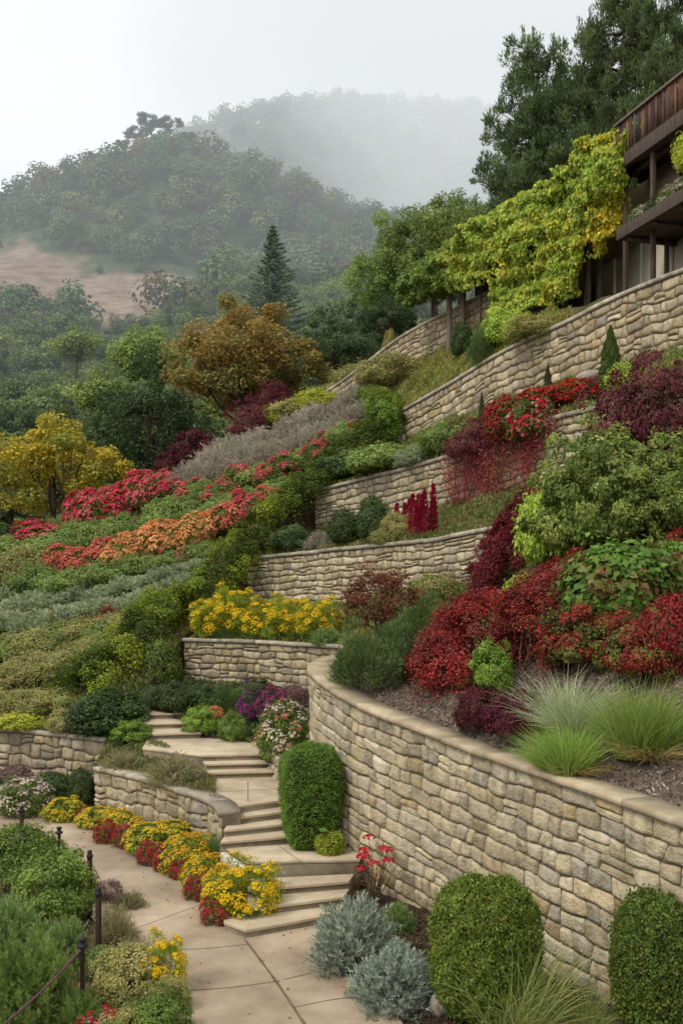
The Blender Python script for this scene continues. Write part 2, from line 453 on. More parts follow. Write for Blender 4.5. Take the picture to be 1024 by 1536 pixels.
# the far country: one rolling sheet from the valley floor to the misty mountain
far_rows = [[P(-500, 1100, 62), P(0, 1060, 62), P(400, 1040, 62), P(800, 1000, 62), P(1500, 1000, 62)],
            [P(-500, 800, 90), P(0, 790, 90), P(400, 770, 90), P(800, 740, 90), P(1500, 700, 90)],
            [P(-500, 715, 125), P(0, 700, 125), P(250, 672, 125), P(450, 640, 125), P(700, 600, 125), P(1500, 560, 125)],
            [P(-500, 610, 165), P(0, 600, 165), P(200, 585, 165), P(450, 545, 165), P(700, 520, 165), P(1500, 460, 165)],
            [P(-500, 500, 210), P(0, 492, 210), P(180, 500, 210), P(300, 470, 210), P(420, 465, 210), P(700, 440, 210), P(1500, 380, 210)],
            [P(-500, 400, 262), P(0, 385, 262), P(150, 388, 262), P(310, 412, 262), P(430, 430, 262), P(700, 400, 262), P(1500, 330, 262)],
            [P(-500, 385, 320), P(-120, 352, 320), P(0, 332, 320), P(60, 300, 320), P(150, 275, 320), P(235, 236, 320), P(290, 243, 320), P(350, 262, 320), P(430, 292, 320), P(500, 322, 320), P(580, 352, 320), P(750, 372, 320), P(1500, 340, 320)],
            [P(-500, 520, 420), P(0, 500, 420), P(235, 440, 420), P(500, 430, 420), P(750, 380, 420), P(1500, 330, 420)],
            [P(-500, 400, 560), P(0, 340, 560), P(200, 262, 560), P(320, 208, 560), P(400, 184, 560), P(480, 172, 560), P(600, 176, 560), P(730, 190, 560), P(1500, 250, 560)],
            [P(-500, 560, 800), P(200, 500, 800), P(600, 450, 800), P(1500, 480, 800)]]
FAR_N = 280


def far_loft():
    # resample every row at even x/y bearing so the columns stay aligned
    us = np.linspace(-500, 1500, FAR_N)
    R = []
    for r in far_rows:
        r = np.array(r); uu = r[:, 0] / r[:, 1] * FPX + 512; zz = r[:, 2]
        c = crom(np.stack([uu, zz * 8, 0 * uu], 1), 400)
        z = np.interp(us, c[:, 0], c[:, 1] / 8)
        Y = np.full(FAR_N, r[0, 1]); R.append(np.stack([(us - 512) / FPX * Y, Y, z], 1))
    R = np.array(R); m = 220
    S = np.stack([crom(R[:, i], m) for i in range(FAR_N)], 1)
    S[..., 2] += np.clip((S[..., 1] - 90) / 200, 0, 1) * 2.2 * snoise(S[..., 0], S[..., 1], 21, 4, .012)
    return S


FAR = far_loft()


def hill_mat():
    m, nt, N, L = new_mat('hill_ground')
    out = N.new('ShaderNodeOutputMaterial'); pb = N.new('ShaderNodeBsdfPrincipled')
    pb.inputs['Roughness'].default_value = .95; pb.inputs['Specular IOR Level'].default_value = .1
    at_ = N.new('ShaderNodeAttribute'); at_.attribute_name = 'Col'
    tc = N.new('ShaderNodeTexCoord')
    n = N.new('ShaderNodeTexNoise'); n.inputs['Scale'].default_value = .12; n.inputs['Detail'].default_value = 10; n.inputs['Roughness'].default_value = .7
    mp = N.new('ShaderNodeMapping'); mp.inputs['Scale'].default_value = (1.6, 1.6, 2.6)
    L.new(tc.outputs['Object'], mp.inputs[0]); L.new(mp.outputs[0], n.inputs['Vector'])
    mr = N.new('ShaderNodeMapRange'); mr.inputs[1].default_value = .3; mr.inputs[2].default_value = .7; mr.inputs[3].default_value = .55; mr.inputs[4].default_value = 1.4
    L.new(n.outputs['Fac'], mr.inputs[0])
    mm = N.new('ShaderNodeMix'); mm.data_type = 'RGBA'; mm.blend_type = 'MULTIPLY'; mm.inputs[0].default_value = 1
    L.new(at_.outputs['Color'], mm.inputs[6]); L.new(mr.outputs[0], mm.inputs[7])
    L.new(mm.outputs[2], pb.inputs['Base Color'])
    bp = N.new('ShaderNodeBump'); bp.inputs['Strength'].default_value = .8; bp.inputs['Distance'].default_value = 1.5
    L.new(n.outputs['Fac'], bp.inputs['Height']); L.new(bp.outputs[0], pb.inputs['Normal'])
    L.new(pb.outputs[0], out.inputs[0])
    return m


M['hill'] = hill_mat()


def bare(u, v):
    """1 where the far slope is bare dry earth (in sight-line terms it is a fixed patch of the hill)."""
    du = 16 * snoise(np.asarray(u) * .012, np.asarray(v) * .02, 51, 3, 1.0); v = v + 12 * snoise(np.asarray(u) * .02, np.asarray(v) * .03, 52, 3, 1.0); u = u + du
    top = np.interp(u, [-300, 0, 40, 90, 150, 220, 270, 320, 335], [378, 372, 360, 392, 404, 416, 412, 424, 440])
    bot = np.interp(u, [-300, 0, 60, 120, 165, 190, 250, 300, 335], [500, 485, 470, 474, 512, 492, 462, 448, 440])
    return (v > top) & (v < bot) & (u < 335)


def build_far():
    S = FAR; V = S.reshape(-1, 3)
    u = V[:, 0] / V[:, 1] * FPX + 512; v = HOR - (V[:, 2] - EYE) / V[:, 1] * FPX
    b = (bare(u, v) & (V[:, 1] < 330) & (V[:, 1] > 150)).astype(float).reshape(S.shape[:2])
    for _ in range(5):                       # ragged but soft border
        q = np.pad(b, 1, mode='edge'); b = (q[:-2, 1:-1] + q[2:, 1:-1] + q[1:-1, :-2] + q[1:-1, 2:] + 2 * b) / 6
    b = np.clip((b.ravel() - .5 + .45 * snoise(V[:, 0], V[:, 1] * .5, 77, 4, .09)) * 2.2 + .5, 0, 1)
    r = np.random.default_rng(3)
    green = H('#4b5a3c'); tan = H('#86705f'); pale = H('#9c8977')
    k = np.clip(.5 + .8 * snoise(V[:, 0], V[:, 2], 8, 3, .03), 0, 1)[:, None]
    col = b[:, None] * (tan * (1 - k) + pale * k) + (1 - b[:, None]) * green
    F = grid_faces(S.shape[0], S.shape[1])
    struct('hills', mk('hills', V, F, 'hill', col, True))
    TERR.append((V, F))


build_far()
build_bvh()
# ------------------------------------------------------------------ stone walls
STONES = [H(c) for c in ('#d0c4ab', '#d8ccb4', '#c3b79f', '#cbc2b1', '#b5afa4', '#ded5c2', '#cbb68c', '#b3a384', '#98928a', '#e3dccd')]
STONE_P = np.array([.22, .18, .16, .15, .11, .09, .03, .02, .02, .02])


def stone_wall(label, top, h0, h1, sw=.34, sh=.21, cap_t=.075, cap_w=.36, cap_out=.05, bulge=.028, seed=1, res=6, name='retaining_wall',
               cap_mat='coping', split=.14, irr=.3, tint=(1.0, .97, .9), ends=(False, False), cap_len=1.15, group=None, gap=.012):
    r = np.random.default_rng(seed)
    line = crom(top, 400)
    seg = np.linalg.norm(np.diff(line[:, :2], axis=0), axis=1); S = np.concatenate([[0], np.cumsum(seg)]); Ltot = S[-1]
    tan = np.gradient(line[:, :2], S, axis=0); tan /= np.linalg.norm(tan, axis=1, keepdims=True)
    nor = np.stack([tan[:, 1], -tan[:, 0]], 1)
    hh = lambda s: h0 + (h1 - h0) * s / Ltot

    def pos(s, d, o):
        """s along the wall, d down from the top of the coping, o out from the face."""
        x = np.interp(s, S, line[:, 0]) + np.interp(s, S, nor[:, 0]) * o
        y = np.interp(s, S, line[:, 1]) + np.interp(s, S, nor[:, 1]) * o
        return np.stack([x, y, np.interp(s, S, line[:, 2]) - d], -1)

    root = thing(name, label, 'wall', tuple(line[200] - [0, 0, hh(Ltot / 2)]), 0, group)
    off = -np.array(root.location)
    # mortar backing
    ns = max(8, int(Ltot / .25)); s = np.linspace(0, Ltot, ns)
    b = MB()
    V = np.concatenate([pos(s, np.full(ns, cap_t * .5), np.full(ns, -.03)), pos(s, hh(s) + .25, np.full(ns, -.03))]) + off
    b.add(V, grid_faces(2, ns))
    for e, flag in ((0, ends[0]), (Ltot, ends[1])):
        d0, d1 = cap_t * .5, hh(e) + .25
        q = [pos(e, d0, -.031), pos(e, d1, -.031), pos(e, d1, -cap_w), pos(e, d0, -cap_w)]
        b.add(np.array(q) + off, [[0, 1, 2, 3]])
    obj('mortar', b.mesh('mortar', 'mortar'), root)
    # stones, course by course down from the coping
    st = MB()
    nr = int(math.ceil((max(h0, h1) + .15 - cap_t) / sh))
    wav = [(r.uniform(0, 6.28), r.uniform(0, 6.28), r.uniform(0, 6.28)) for _ in range(nr + 1)]

    def course(k, s):
        a, c, e = wav[k]
        amp = 0 if k == 0 else sh * irr
        return cap_t + k * sh + amp * (.5 * np.sin(s * 2.1 / sw * .34 + a) + .35 * np.sin(s * 5.3 / sw * .34 + c) + .25 * np.sin(s * 11 / sw * .34 + e))

    n = res + 1; ga = np.concatenate([[0], np.linspace(.06, .94, n - 2), [1]]); A, B = np.meshgrid(ga, ga)
    ff = grid_faces(n, n)

    def stone(s0t, s1t, s0b, s1b, dt, db):
        """Corners: s at top-left/right and bottom-left/right, depth functions for top and bottom edge."""
        g = gap
        jit = r.normal(0, .012, 4)
        # superellipse: pull the corners in
        a = 2 * A - 1; c = 2 * B - 1
        k = r.uniform(.01, .06)
        ra = a * (1 - k * np.abs(c) ** 4); rc = c * (1 - k * 1.2 * np.abs(a) ** 4)
        aa = (ra + 1) / 2; bb = (rc + 1) / 2
        sl = s0t + (s0b - s0t) * bb + g; sr = s1t + (s1b - s1t) * bb - g
        ss = sl + (sr - sl) * aa
        d0 = dt(ss) + g; d1 = db(ss) - g
        dd = d0 + (d1 - d0) * bb + jit[0] * (1 - aa) * (1 - bb) + jit[1] * aa * bb
        bu = bulge * r.uniform(.2, .95)
        edge = (1 - np.abs(a) ** 7) * (1 - np.abs(c) ** 7)
        o = bu * (.55 + .45 * (1 - np.abs(a) ** 2.5) * (1 - np.abs(c) ** 2.5)) * np.minimum(1, edge * 1.6)
        o = o + edge * (r.normal(0, .2 * bulge, a.shape) + bulge * .35 * (a * r.normal(0, 1) + c * r.normal(0, 1)))
        o = np.where(edge < 1e-6, -.026, o)
        V = pos(np.clip(ss, .0, Ltot).ravel(), dd.ravel(), o.ravel()) + off
        ci = r.choice(len(STONES), p=STONE_P); cj = r.choice(len(STONES), p=STONE_P)
        cc = (STONES[ci] * .7 + STONES[cj] * .3) * r.uniform(.74, 1.16) * np.array(tint)
        cv = cc * (1 + r.normal(0, .05, (n * n, 1)))
        st.add(V, ff, cv)

    for k in range(nr):
        s = -r.uniform(0, sw * .6); tl = s
        tops = (lambda x, k=k: course(k, x)); bots = (lambda x, k=k: course(k + 1, x))
        while s < Ltot:
            wd = sw * min(2.0, max(.5, r.lognormal(-.05, .36))); e = s + wd
            if Ltot - e < sw * .4:
                e = Ltot + .05
            tr = e + r.normal(0, sw * .09)
            if e > 0 and course(k, min(max((s + e) / 2, 0), Ltot)) < hh(min(max(e, 0), Ltot)) + .12:
                c0, c1 = max(s, 0), min(e, Ltot); t0, t1 = max(tl, 0), min(tr, Ltot)
                if c1 - c0 > .08 and t1 - t0 > .06:
                    q = r.random()
                    if q < split and wd > sw * .7:
                        m = r.uniform(.4, .6)
                        mid = (lambda x, k=k, m=m: course(k, x) * (1 - m) + course(k + 1, x) * m)
                        stone(t0, t1, c0, c1, tops, mid); stone(t0, t1, c0, c1, mid, bots)
                    else:
                        stone(t0, t1, c0, c1, tops, bots)
            s = e; tl = tr
    obj('stone_face', st.mesh('stone_face', 'stone', True), root)
    # coping: bevelled slabs laid end to end
    cp = MB(); s = 0.0
    prof = [(-cap_w, 0), (-cap_w, cap_t), (cap_out, cap_t), (cap_out + .008, cap_t * .6), (cap_out + .006, cap_t * .25), (cap_out - .012, 0)]
    while s < Ltot - .01:
        e = min(Ltot, s + cap_len * r.uniform(.75, 1.25))
        if Ltot - e < .4:
            e = Ltot
        q = np.linspace(s + .004, e - .004, max(3, int((e - s) / .16))); lift = r.normal(0, .006)
        rows = [pos(q, np.full(len(q), d + lift) + .004 * snoise(q, 0 * q, seed, 2, 1.1), np.full(len(q), o)) for o, d in prof]
        V = np.stack(rows, 0).reshape(-1, 3) + off
        F = grid_faces(len(prof), len(q)); kq = len(q); kp = len(prof)
        wrap = np.stack([np.arange(kq - 1) + (kp - 1) * kq, np.arange(1, kq) + (kp - 1) * kq, np.arange(1, kq), np.arange(kq - 1)], -1)
        cp.add(V, [F, wrap, [[i * kq for i in range(kp)]], [[i * kq + kq - 1 for i in range(kp)][::-1]]], np.ones(3) * r.uniform(.78, 1.12))
        s = e
    obj('coping', cp.mesh('coping', cap_mat), root)
    return root, pos, Ltot


stone_wall('tall curved foreground stone wall sweeping from the stairs to the right edge', BIG, 3.0, 2.75, .36, .225, .085, .4, .06, .026, 3, 7, gap=.007, cap_mat='coping_warm', irr=.16, split=.07, tint=(1.03, 1.0, .93))
stone_wall('stone terrace wall below the bed of yellow flowers, at the head of the stairs', W1, 1.4, 2.0, .34, .2, .1, .4, .06, .026, 5, 5, irr=.24, tint=(.9, .86, .78))
stone_wall('stone terrace wall behind the bed of yellow flowers', W2, 1.6, 1.5, .34, .21, .11, .42, .06, .03, 6, 5, irr=.22, gap=.014)
stone_wall('long stone terrace wall hung with the red creeper', W3, 1.45, 1.6, .36, .24, .12, .42, .06, .034, 7, 5, irr=.24, gap=.014)
stone_wall('high stone wall below the house, behind the small cypresses', W4, 1.28, 2.5, .42, .3, .13, .45, .06, .045, 8, 5, irr=.3, gap=.017, tint=(1.0, .95, .86))
stone_wall('topmost sloping stone wall running up to the yellow vine', W5, 1.1, 1.9, .44, .28, .13, .5, .06, .045, 9, 5, irr=.3, gap=.019, tint=(.96, .9, .82))
stone_wall('low rough stone wall at the far left behind the white flowering bush', FL, 1.3, 1.3, .38, .28, .1, .4, .05, .045, 10, 6, irr=.3, tint=(.85, .8, .74))
stone_wall('low curved stone wall behind the yellow and red flower border', CW, 1.06, 1.03, .33, .26, .09, .36, .05, .045, 11, 7, irr=.3, gap=.011, tint=(.92, .88, .82), ends=(True, True))
stone_wall('small grey boulder-stone wall under the white flowering shrub', [G(352, 1104, 1.38), G(372, 1113, 1.36), (-1.72, 21.9, 1.62), (-1.28, 20.6, 1.4)], .3, .45, .3, .2, .03, .3, 0, .04, 12, 6, cap_mat='coping', irr=.4, tint=(.86, .84, .82))

# ------------------------------------------------------------------ path, paving joints, steps
def sheet(name, outline, z, mat, sub=1, thing_=False):
    bm = bmesh.new()
    vs = [bm.verts.new((p[0], p[1], z)) for p in outline]
    bm.faces.new(vs); bmesh.ops.triangulate(bm, faces=bm.faces)
    me = bpy.data.meshes.new(name); bm.to_mesh(me); bm.free(); me.materials.append(M[mat])
    return struct(name, me)


near_edge = [G(*p)[:2] for p in ((640, 1640), (604, 1536), (560, 1490), (520, 1455), (480, 1420), (470, 1380), (430, 1360), (345, 1376), (318, 1352), (285, 1330), (255, 1302), (225, 1280), (190, 1262), (150, 1247), (120, 1238), (78, 1226), (40, 1221), (-40, 1216), (-160, 1212))]
far_edge = [G(*p)[:2] for p in ((-160, 1238), (0, 1262), (60, 1290), (105, 1330), (140, 1380), (185, 1425), (240, 1470), (268, 1536), (276, 1640))]
poly = list(crom([(x, y, 0) for x, y in near_edge], 60)) + list(crom([(x, y, 0) for x, y in far_edge], 40))
sheet('path', poly, .004, 'path')


def joint(a, b, wd, z=.008, bend=0.0, c=None):
    """A dark gap between two slabs."""
    mid = [(a[0] + b[0]) / 2 + bend, (a[1] + b[1]) / 2, z] if c is None else [c[0], c[1], z]
    q = crom([(a[0], a[1], z), mid, (b[0], b[1], z)], 14)
    t = np.gradient(q, axis=0)[:, :2]; t /= np.linalg.norm(t, axis=1, keepdims=True)
    nn = np.stack([-t[:, 1], t[:, 0]], 1) * (wd / 2 * (1 + .35 * snoise(q[:, 0], q[:, 1], 5, 2, 1.5)))[:, None]
    V = np.concatenate([np.c_[q[:, :2] + nn, q[:, 2]], np.c_[q[:, :2] - nn, q[:, 2]]])
    return V, grid_faces(2, 14)


jb = MB()
for a, c, b, wd in (((366, 1408), (412, 1470), (462, 1545), .035), ((272, 1487), (345, 1482), (420, 1472), .016), ((425, 1470), (480, 1457), (512, 1450), .014),
                    ((236, 1424), (300, 1424), (372, 1417), .012), ((190, 1398), (245, 1378), (300, 1358), .01),
                    ((440, 1512), (500, 1500), (560, 1494), .014)):
    V, F = joint(G(*a), G(*b), wd, .008, 0, G(*c)); jb.add(V, F)
struct('path_joint', jb.mesh('path_joint', 'joint'))


def flight(label, ll, rr, z0, rises, zb=-.12, chamfer=None, cat='steps', last=True, cheek=None):
    """Steps with front edges ll[i]-rr[i] (x, y), rising from z0; each step is a riser block under a tread slab."""
    c = ((ll[0][0] + rr[0][0]) / 2, (ll[0][1] + rr[0][1]) / 2)
    root = thing('stone_steps', label, cat, (c[0], c[1], z0))
    z = z0
    for i, h in enumerate(rises):
        z += h
        a, b = np.array(ll[i]), np.array(rr[i]); a2, b2 = np.array(ll[i + 1]), np.array(rr[i + 1])
        da, db = (a2 - a), (b2 - b)
        ua, ub = da / np.linalg.norm(da), db / np.linalg.norm(db)
        e = (b - a) / np.linalg.norm(b - a)
        pr = [a, b, b2 - ub * .003, a2 - ua * .003]
        ps = [a - ua * .022 - e * .008, b - ub * .022 + e * .008, b2 + ub * -.003 + e * .008, a2 - ua * .003 - e * .008]
        if i == 0 and chamfer:
            pr = [a, b, b2 - ub * .003, a2 - ua * .003 + np.array(chamfer[1]), a + np.array(chamfer[0])]
            ps = [ps[0], ps[1], ps[2], pr[3] - e * .008, pr[4] - e * .012]
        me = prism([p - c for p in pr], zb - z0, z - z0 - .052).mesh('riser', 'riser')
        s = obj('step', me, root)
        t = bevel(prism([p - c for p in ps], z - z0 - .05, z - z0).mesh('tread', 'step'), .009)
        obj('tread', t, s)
    return root


def lerp2(a, b, t):
    return (a[0] + (b[0] - a[0]) * t, a[1] + (b[1] - a[1]) * t)


# flight 1: path to the lower landing
L1a, R1a = G(370, 1407, .0)[:2], (-.05, 14.95)
L1d, R1d = G(372, 1318, .375)[:2], (.2, 16.12)
ll = [lerp2(L1a, L1d, t) for t in (0, .34, .67, 1)]; rr = [lerp2(R1a, R1d, t) for t in (0, .34, .67, 1)]
r1 = .125
lx, rx = ll + [lerp2(L1a, L1d, 1.02)], rr + [lerp2(R1a, R1d, 1.02)]
flight('lowest flight of steps rising from the path beside the silver bush', ll + [lerp2(L1a, L1d, 1.33)], rr + [lerp2(R1a, R1d, 1.33)], 0, [r1] * 3, chamfer=((-.35, .33), (-.35, .05)))


def landing(name, pts, z, zb=-.1, mat='step', joints=()):
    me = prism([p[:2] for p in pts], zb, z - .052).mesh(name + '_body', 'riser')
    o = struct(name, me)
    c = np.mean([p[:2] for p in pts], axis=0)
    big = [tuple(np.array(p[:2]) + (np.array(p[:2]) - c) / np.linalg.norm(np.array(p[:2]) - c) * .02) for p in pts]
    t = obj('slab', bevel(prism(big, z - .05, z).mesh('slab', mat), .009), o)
    if joints:
        jb = MB()
        for a, b in joints:
            V, F = joint(a, b, .014, z + .004); jb.add(V, F)
        obj('joint', jb.mesh('joint', 'joint'), t)
    return o


z1 = .5
la, ra = lerp2(L1a, L1d, 1.34), lerp2(R1a, R1d, 1.33)
lb, rb = G(341, 1272, z1)[:2], (.16, 17.75)
landing('lower_landing', [la, ra, (.32, 16.75), rb, lb], z1, joints=[(G(418, 1269, z1), G(462, 1300, z1))])
# flight 2: lower landing to the middle landing
L2, R2 = G(331, 1274, z1)[:2], G(470, 1262, z1)[:2]
L2e, R2e = G(345, 1211, 1.0)[:2], G(446, 1196, 1.0)[:2]
tt = (.03, .36, .68)
flight('middle flight of steps beside the clipped hedge', [lerp2(L2, L2e, t) for t in tt] + [L2e], [lerp2(R2, R2e, t) for t in tt] + [R2e], z1, [.125] * 3, zb=-.1)
z2 = 1.0
L3, R3 = G(314, 1168, z2)[:2], G(412, 1165, z2)[:2]
landing('middle_landing', [L2e, R2e, (R2e[0] + .16, R2e[1] + 1.0), R3, L3, (-3.0, 20.3), (-2.62, 19.3)], z2, joints=[(G(372, 1203, z2), G(372, 1172, z2)), (G(330, 1188, z2), G(420, 1183, z2))])
L3e, R3e = G(300, 1129, 1.38)[:2], G(381, 1127, 1.38)[:2]
tt = (.0, .34, .67)
flight('short flight of three steps beside the brown-grey shrub', [lerp2(L3, L3e, t) for t in tt] + [L3e], [lerp2(R3, R3e, t) for t in tt] + [R3e], z2, [.127] * 2 + [.0] * 0, zb=-.1)
z3 = 1.38
# the top step of that flight is the landing's own edge
L4, R4 = G(222, 1110, z3)[:2], G(302, 1107, z3)[:2]
landing('upper_landing', [lerp2(L3, L3e, .68), lerp2(R3, R3e, .68), (-1.72, 22.4), G(362, 1108, z3)[:2], R4, L4, G(215, 1122, z3)[:2]], z3)
L4e, R4e = G(204, 1044, 2.06)[:2], G(250, 1044, 2.06)[:2]
tt = (0.01, .26, .5, .74, .98)
flight('uppermost flight of steps leading up under the dark vine hedge', [lerp2(L4, L4e, t) for t in tt] + [lerp2(L4, L4e, 1.3)], [lerp2(R4, R4e, t) for t in tt] + [lerp2(R4, R4e, 1.3)], z3, [.136] * 5, zb=.5)

ck = MB()
a = np.array(lb) + [-.03, -.02]; b = np.array(la) + [-.02, .0]
d = (b - a); d /= np.linalg.norm(d); nrm = np.array([d[1], -d[0]])
q = [a, b, b + nrm * .1, a + nrm * .1]
V = [(*p, -.1) for p in q] + [(*p, zz) for p, zz in zip(q, (.44, .42, .42, .44))]
ck.add(V, [[0, 3, 2, 1], [4, 5, 6, 7], [0, 1, 5, 4], [1, 2, 6, 5], [2, 3, 7, 6], [3, 0, 4, 7]])
o = obj('cheek_wall', bevel(ck.mesh('cheek_wall', 'white_stone'), .012)); tag(o, 'low whitish side wall under the edge of the lower landing', 'wall')

# ------------------------------------------------------------------ posts and rope along the path
def post(u, v, hgt, label, stays=False, kind=0):
    x, y, _ = P(u, v, (EYE - hgt) * FPX / (v - HOR))
    t = thing('rope_post', label, 'post', (x, y, -.02), random.uniform(0, 1.5), 'iron posts along the path')
    b = MB()
    if kind == 1:
        b.lathe([(.026, 0), (.026, hgt - .14), (.03, hgt - .13)], 12)
    else:
        b.box(-.027, .027, -.03, .03, 0, hgt - .12)
    obj('shaft', bevel(b.mesh('shaft', 'iron'), .004), t)
    b = MB()
    if kind == 1:
        b.lathe([(.03, hgt - .13), (.062, hgt - .115), (.066, hgt - .09), (.035, hgt - .08), (.03, hgt - .05), (.045, hgt - .035), (.045, hgt - .012), (.012, hgt)], 16)
    else:
        b.lathe([(.034, hgt - .125), (.05, hgt - .11), (.05, hgt - .075), (.03, hgt - .06), (.038, hgt - .035), (.036, hgt - .01), (.01, hgt)], 14)
    obj('finial', b.mesh('finial', 'black_iron', True), t)
    if stays:
        b = MB()
        for dx, dy in ((-.16, .05), (.34, -.12)):
            b.tube(crom([(0, 0, hgt - .15), (dx * .55, dy * .55, hgt * .5), (dx, dy, .05)], 8), .004, 5)
        obj('wire_stay', b.mesh('wire_stay', 'black_iron'), t)
    return Vector((x, y, 0))


p1 = post(124, 1403, 1.02, 'nearest iron post, with a collared finial and the rope tied to it', kind=1)
p2 = post(148, 1328, 1.02, 'brown iron post just behind the nearest one, standing in dry brush')
p3 = post(135, 1273, 1.02, 'iron post steadied by thin wire stays', stays=True)
p4 = post(89, 1238, .98, 'slim iron post with a flat round cap beside the green bush at the bend', kind=1)
p5 = post(33, 1207, .9, 'farthest thin iron post near the white flowering bush')
rp = MB()
a = Vector((p1.x, p1.y, .87)); b = Vector((-3.55, 8.2, .87)); mid = (a + b) / 2 + Vector((0, 0, -.12))
rp.tube(crom([a, a.lerp(mid, .5) + Vector((0, 0, -.03)), mid, mid.lerp(b, .5) + Vector((0, 0, -.03)), b], 30), .0135, 8)
o = obj('rope', rp.mesh('rope', 'rope', True)); tag(o, 'dark braided rope sagging from the nearest iron post to the lower left corner', 'rope')
rs = MB()
for k in range(5):
    x, y = -5.1 + .1 * k + .03 * random.random(), 13.9 + .12 * (k % 2)
    rs.tube([(x, y, 0), (x + random.uniform(-.03, .03), y, .45), (x + random.uniform(-.06, .06), y, .85 + .12 * random.random())], .011, 5)
o = obj('dry_stakes', rs.mesh('dry_stakes', 'stem')); tag(o, 'cluster of thin dry upright stems at the left edge near the path', 'dead stems')

# small things beside the upper landing and in the foreground
x, y, z = G(333, 1112, 1.4)
t = thing('garden_ornament', 'small pointed white stone ornament standing among green plants by the upper steps', 'ornament', (x, y, ground_z(x, y)))
b = MB(); b.lathe([(.1, 0), (.11, .05), (.075, .12), (.08, .3), (.1, .34)], 12, col=(1, 1, 1)); obj('pedestal', b.mesh('pedestal', 'white_stone', True), t)
b = MB(); b.lathe([(.13, .345), (.135, .38), (.1, .52), (.06, .66), (.012, .8)], 12); obj('pointed_cap', b.mesh('pointed_cap', 'white_stone', True), t)


def boulder(u, v, w, h, label, seed):
    p = at(u, v); s = w * p.y / FPX
    bm = bmesh.new(); bmesh.ops.create_icosphere(bm, subdivisions=4, radius=.5)
    for q in bm.verts:
        n = snoise(q.co.x * 1.1 + seed, q.co.y * 1.1 + q.co.z * .9, seed, 3, .6)
        q.co *= 1 + .2 * n
    me = bpy.data.meshes.new('boulder'); bm.to_mesh(me); bm.free(); me.materials.append(M['boulder'])
    me.polygons.foreach_set('use_smooth', np.ones(len(me.polygons), bool))
    o = obj('boulder', me, None, (p.x, p.y, p.z + s * h / w * .3)); o.scale = (s, s * .9, s * h / w)
    tag(o, label, 'boulder')


boulder(660, 1522, 34, 40, 'rounded grey boulder at the foot of the front clipped box bush', 3)
boulder(414, 1166, 22, 40, 'tan boulder beside the middle landing, below the white flowering shrub', 4)
boulder(890, 585, 60, 36, 'tan boulder half hidden in burgundy shrubs beside the largest cypress', 9)

# ------------------------------------------------------------------ the house above the top wall
HA = math.atan2(.957, -.29)
hz = 14.0
house = thing('house', 'cream hillside house with dark timber balconies at the top right', 'house', (9.1, 35.2, hz), HA)
# local frame: +X runs away from the camera along the front, +Y out towards the garden, Z up


def hbox(name, mat, boxes, parent=house, bev=0, col=None):
    b = MB()
    for q in boxes:
        b.box(*q, col=col)
    me = b.mesh(name, mat)
    return obj(name, bevel(me, bev) if bev else me, parent)


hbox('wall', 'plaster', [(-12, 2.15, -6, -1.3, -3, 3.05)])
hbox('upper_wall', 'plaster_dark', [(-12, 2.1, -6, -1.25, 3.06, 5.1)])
for x in (1.1, -.6, -2.35, -3.9):
    hbox('wall_pilaster', 'plaster', [(x - .06, x + .06, -1.298, -1.22, -2.9, 3.0)])
g = hbox('window', 'timber', [(-4.3, -2.9, -1.248, -1.16, 3.1, 4.9)])
gm, nt_, N_, L_ = new_mat('dark_glass')
o_ = N_.new('ShaderNodeOutputMaterial'); p_ = N_.new('ShaderNodeBsdfPrincipled'); p_.inputs['Base Color'].default_value = (.02, .022, .022, 1); p_.inputs['Roughness'].default_value = .08
L_.new(p_.outputs[0], o_.inputs[0]); M['glass'] = gm
hbox('pane', 'glass', [(-4.22, -2.98, -1.158, -1.15, 3.18, 4.82)], g)
hbox('deck', 'timber', [(-12, -.95, -1.24, .1, 5.12, 5.22)])
hbox('deck_beam', 'timber', [(-12, -1.0, .103, .27, 5.0, 5.42)], bev=.012)
for y in (-.9, -.3):
    hbox('joist', 'timber', [(-11.9, -1.0, y - .06, y + .06, 4.9, 5.117)])
rail = hbox('railing', 'grey_timber', [(-12, -1.2, .06, .24, 6.6, 6.68)], bev=.01)
hbox('lower_rail', 'timber', [(-12, -1.2, .12, .19, 5.46, 5.53)], rail)
xx = -1.25; kk = 0
rs_ = np.random.default_rng(4)
while xx > -9:
    wv = rs_.uniform(.1, .19)
    cc = [H('#6b4a38'), H('#8a6a4f'), H('#4b3a33'), H('#5d5a5c'), H('#7d5238')][rs_.integers(5)] * 1.2
    b = MB(); yo = rs_.uniform(.11, .15)
    b.box(xx - wv, xx, yo, yo + .03, 5.424, 6.597, cc)
    obj('slat', b.mesh('slat', 'slat'), rail)
    xx -= wv + rs_.choice([.012, .02, .05, .09]); kk += 1
for x, y in ((-1.55, -.02), (-3.15, .0), (-5.2, 0), (-7.4, 0)):
    hbox('post', 'timber', [(x - .07, x + .07, y - .07, y + .07, -3, 4.99)], bev=.01)
for x in (-2.6, -3.7):
    hbox('post', 'timber', [(x - .06, x + .06, -.95, -.83, -3, 2.44)], bev=.01)
bal = hbox('balcony', 'timber', [(-12, -2.2, -1.295, .55, 2.46, 2.54)])
hbox('balcony_edge', 'timber', [(-12, -2.07, .553, .67, 2.42, 2.8), (-2.198, -2.07, -1.2, .55, 2.44, 2.78)], bal, bev=.01)
for x in (-2.5, -3.9, -5.3):
    hbox('bracket', 'timber', [(x - .05, x + .05, -1.28, .5, 2.3, 2.456)], bal)
hbox('roof', 'grey_timber', [(-12, .3, -6.2, -1.5, 7.6, 7.8)])
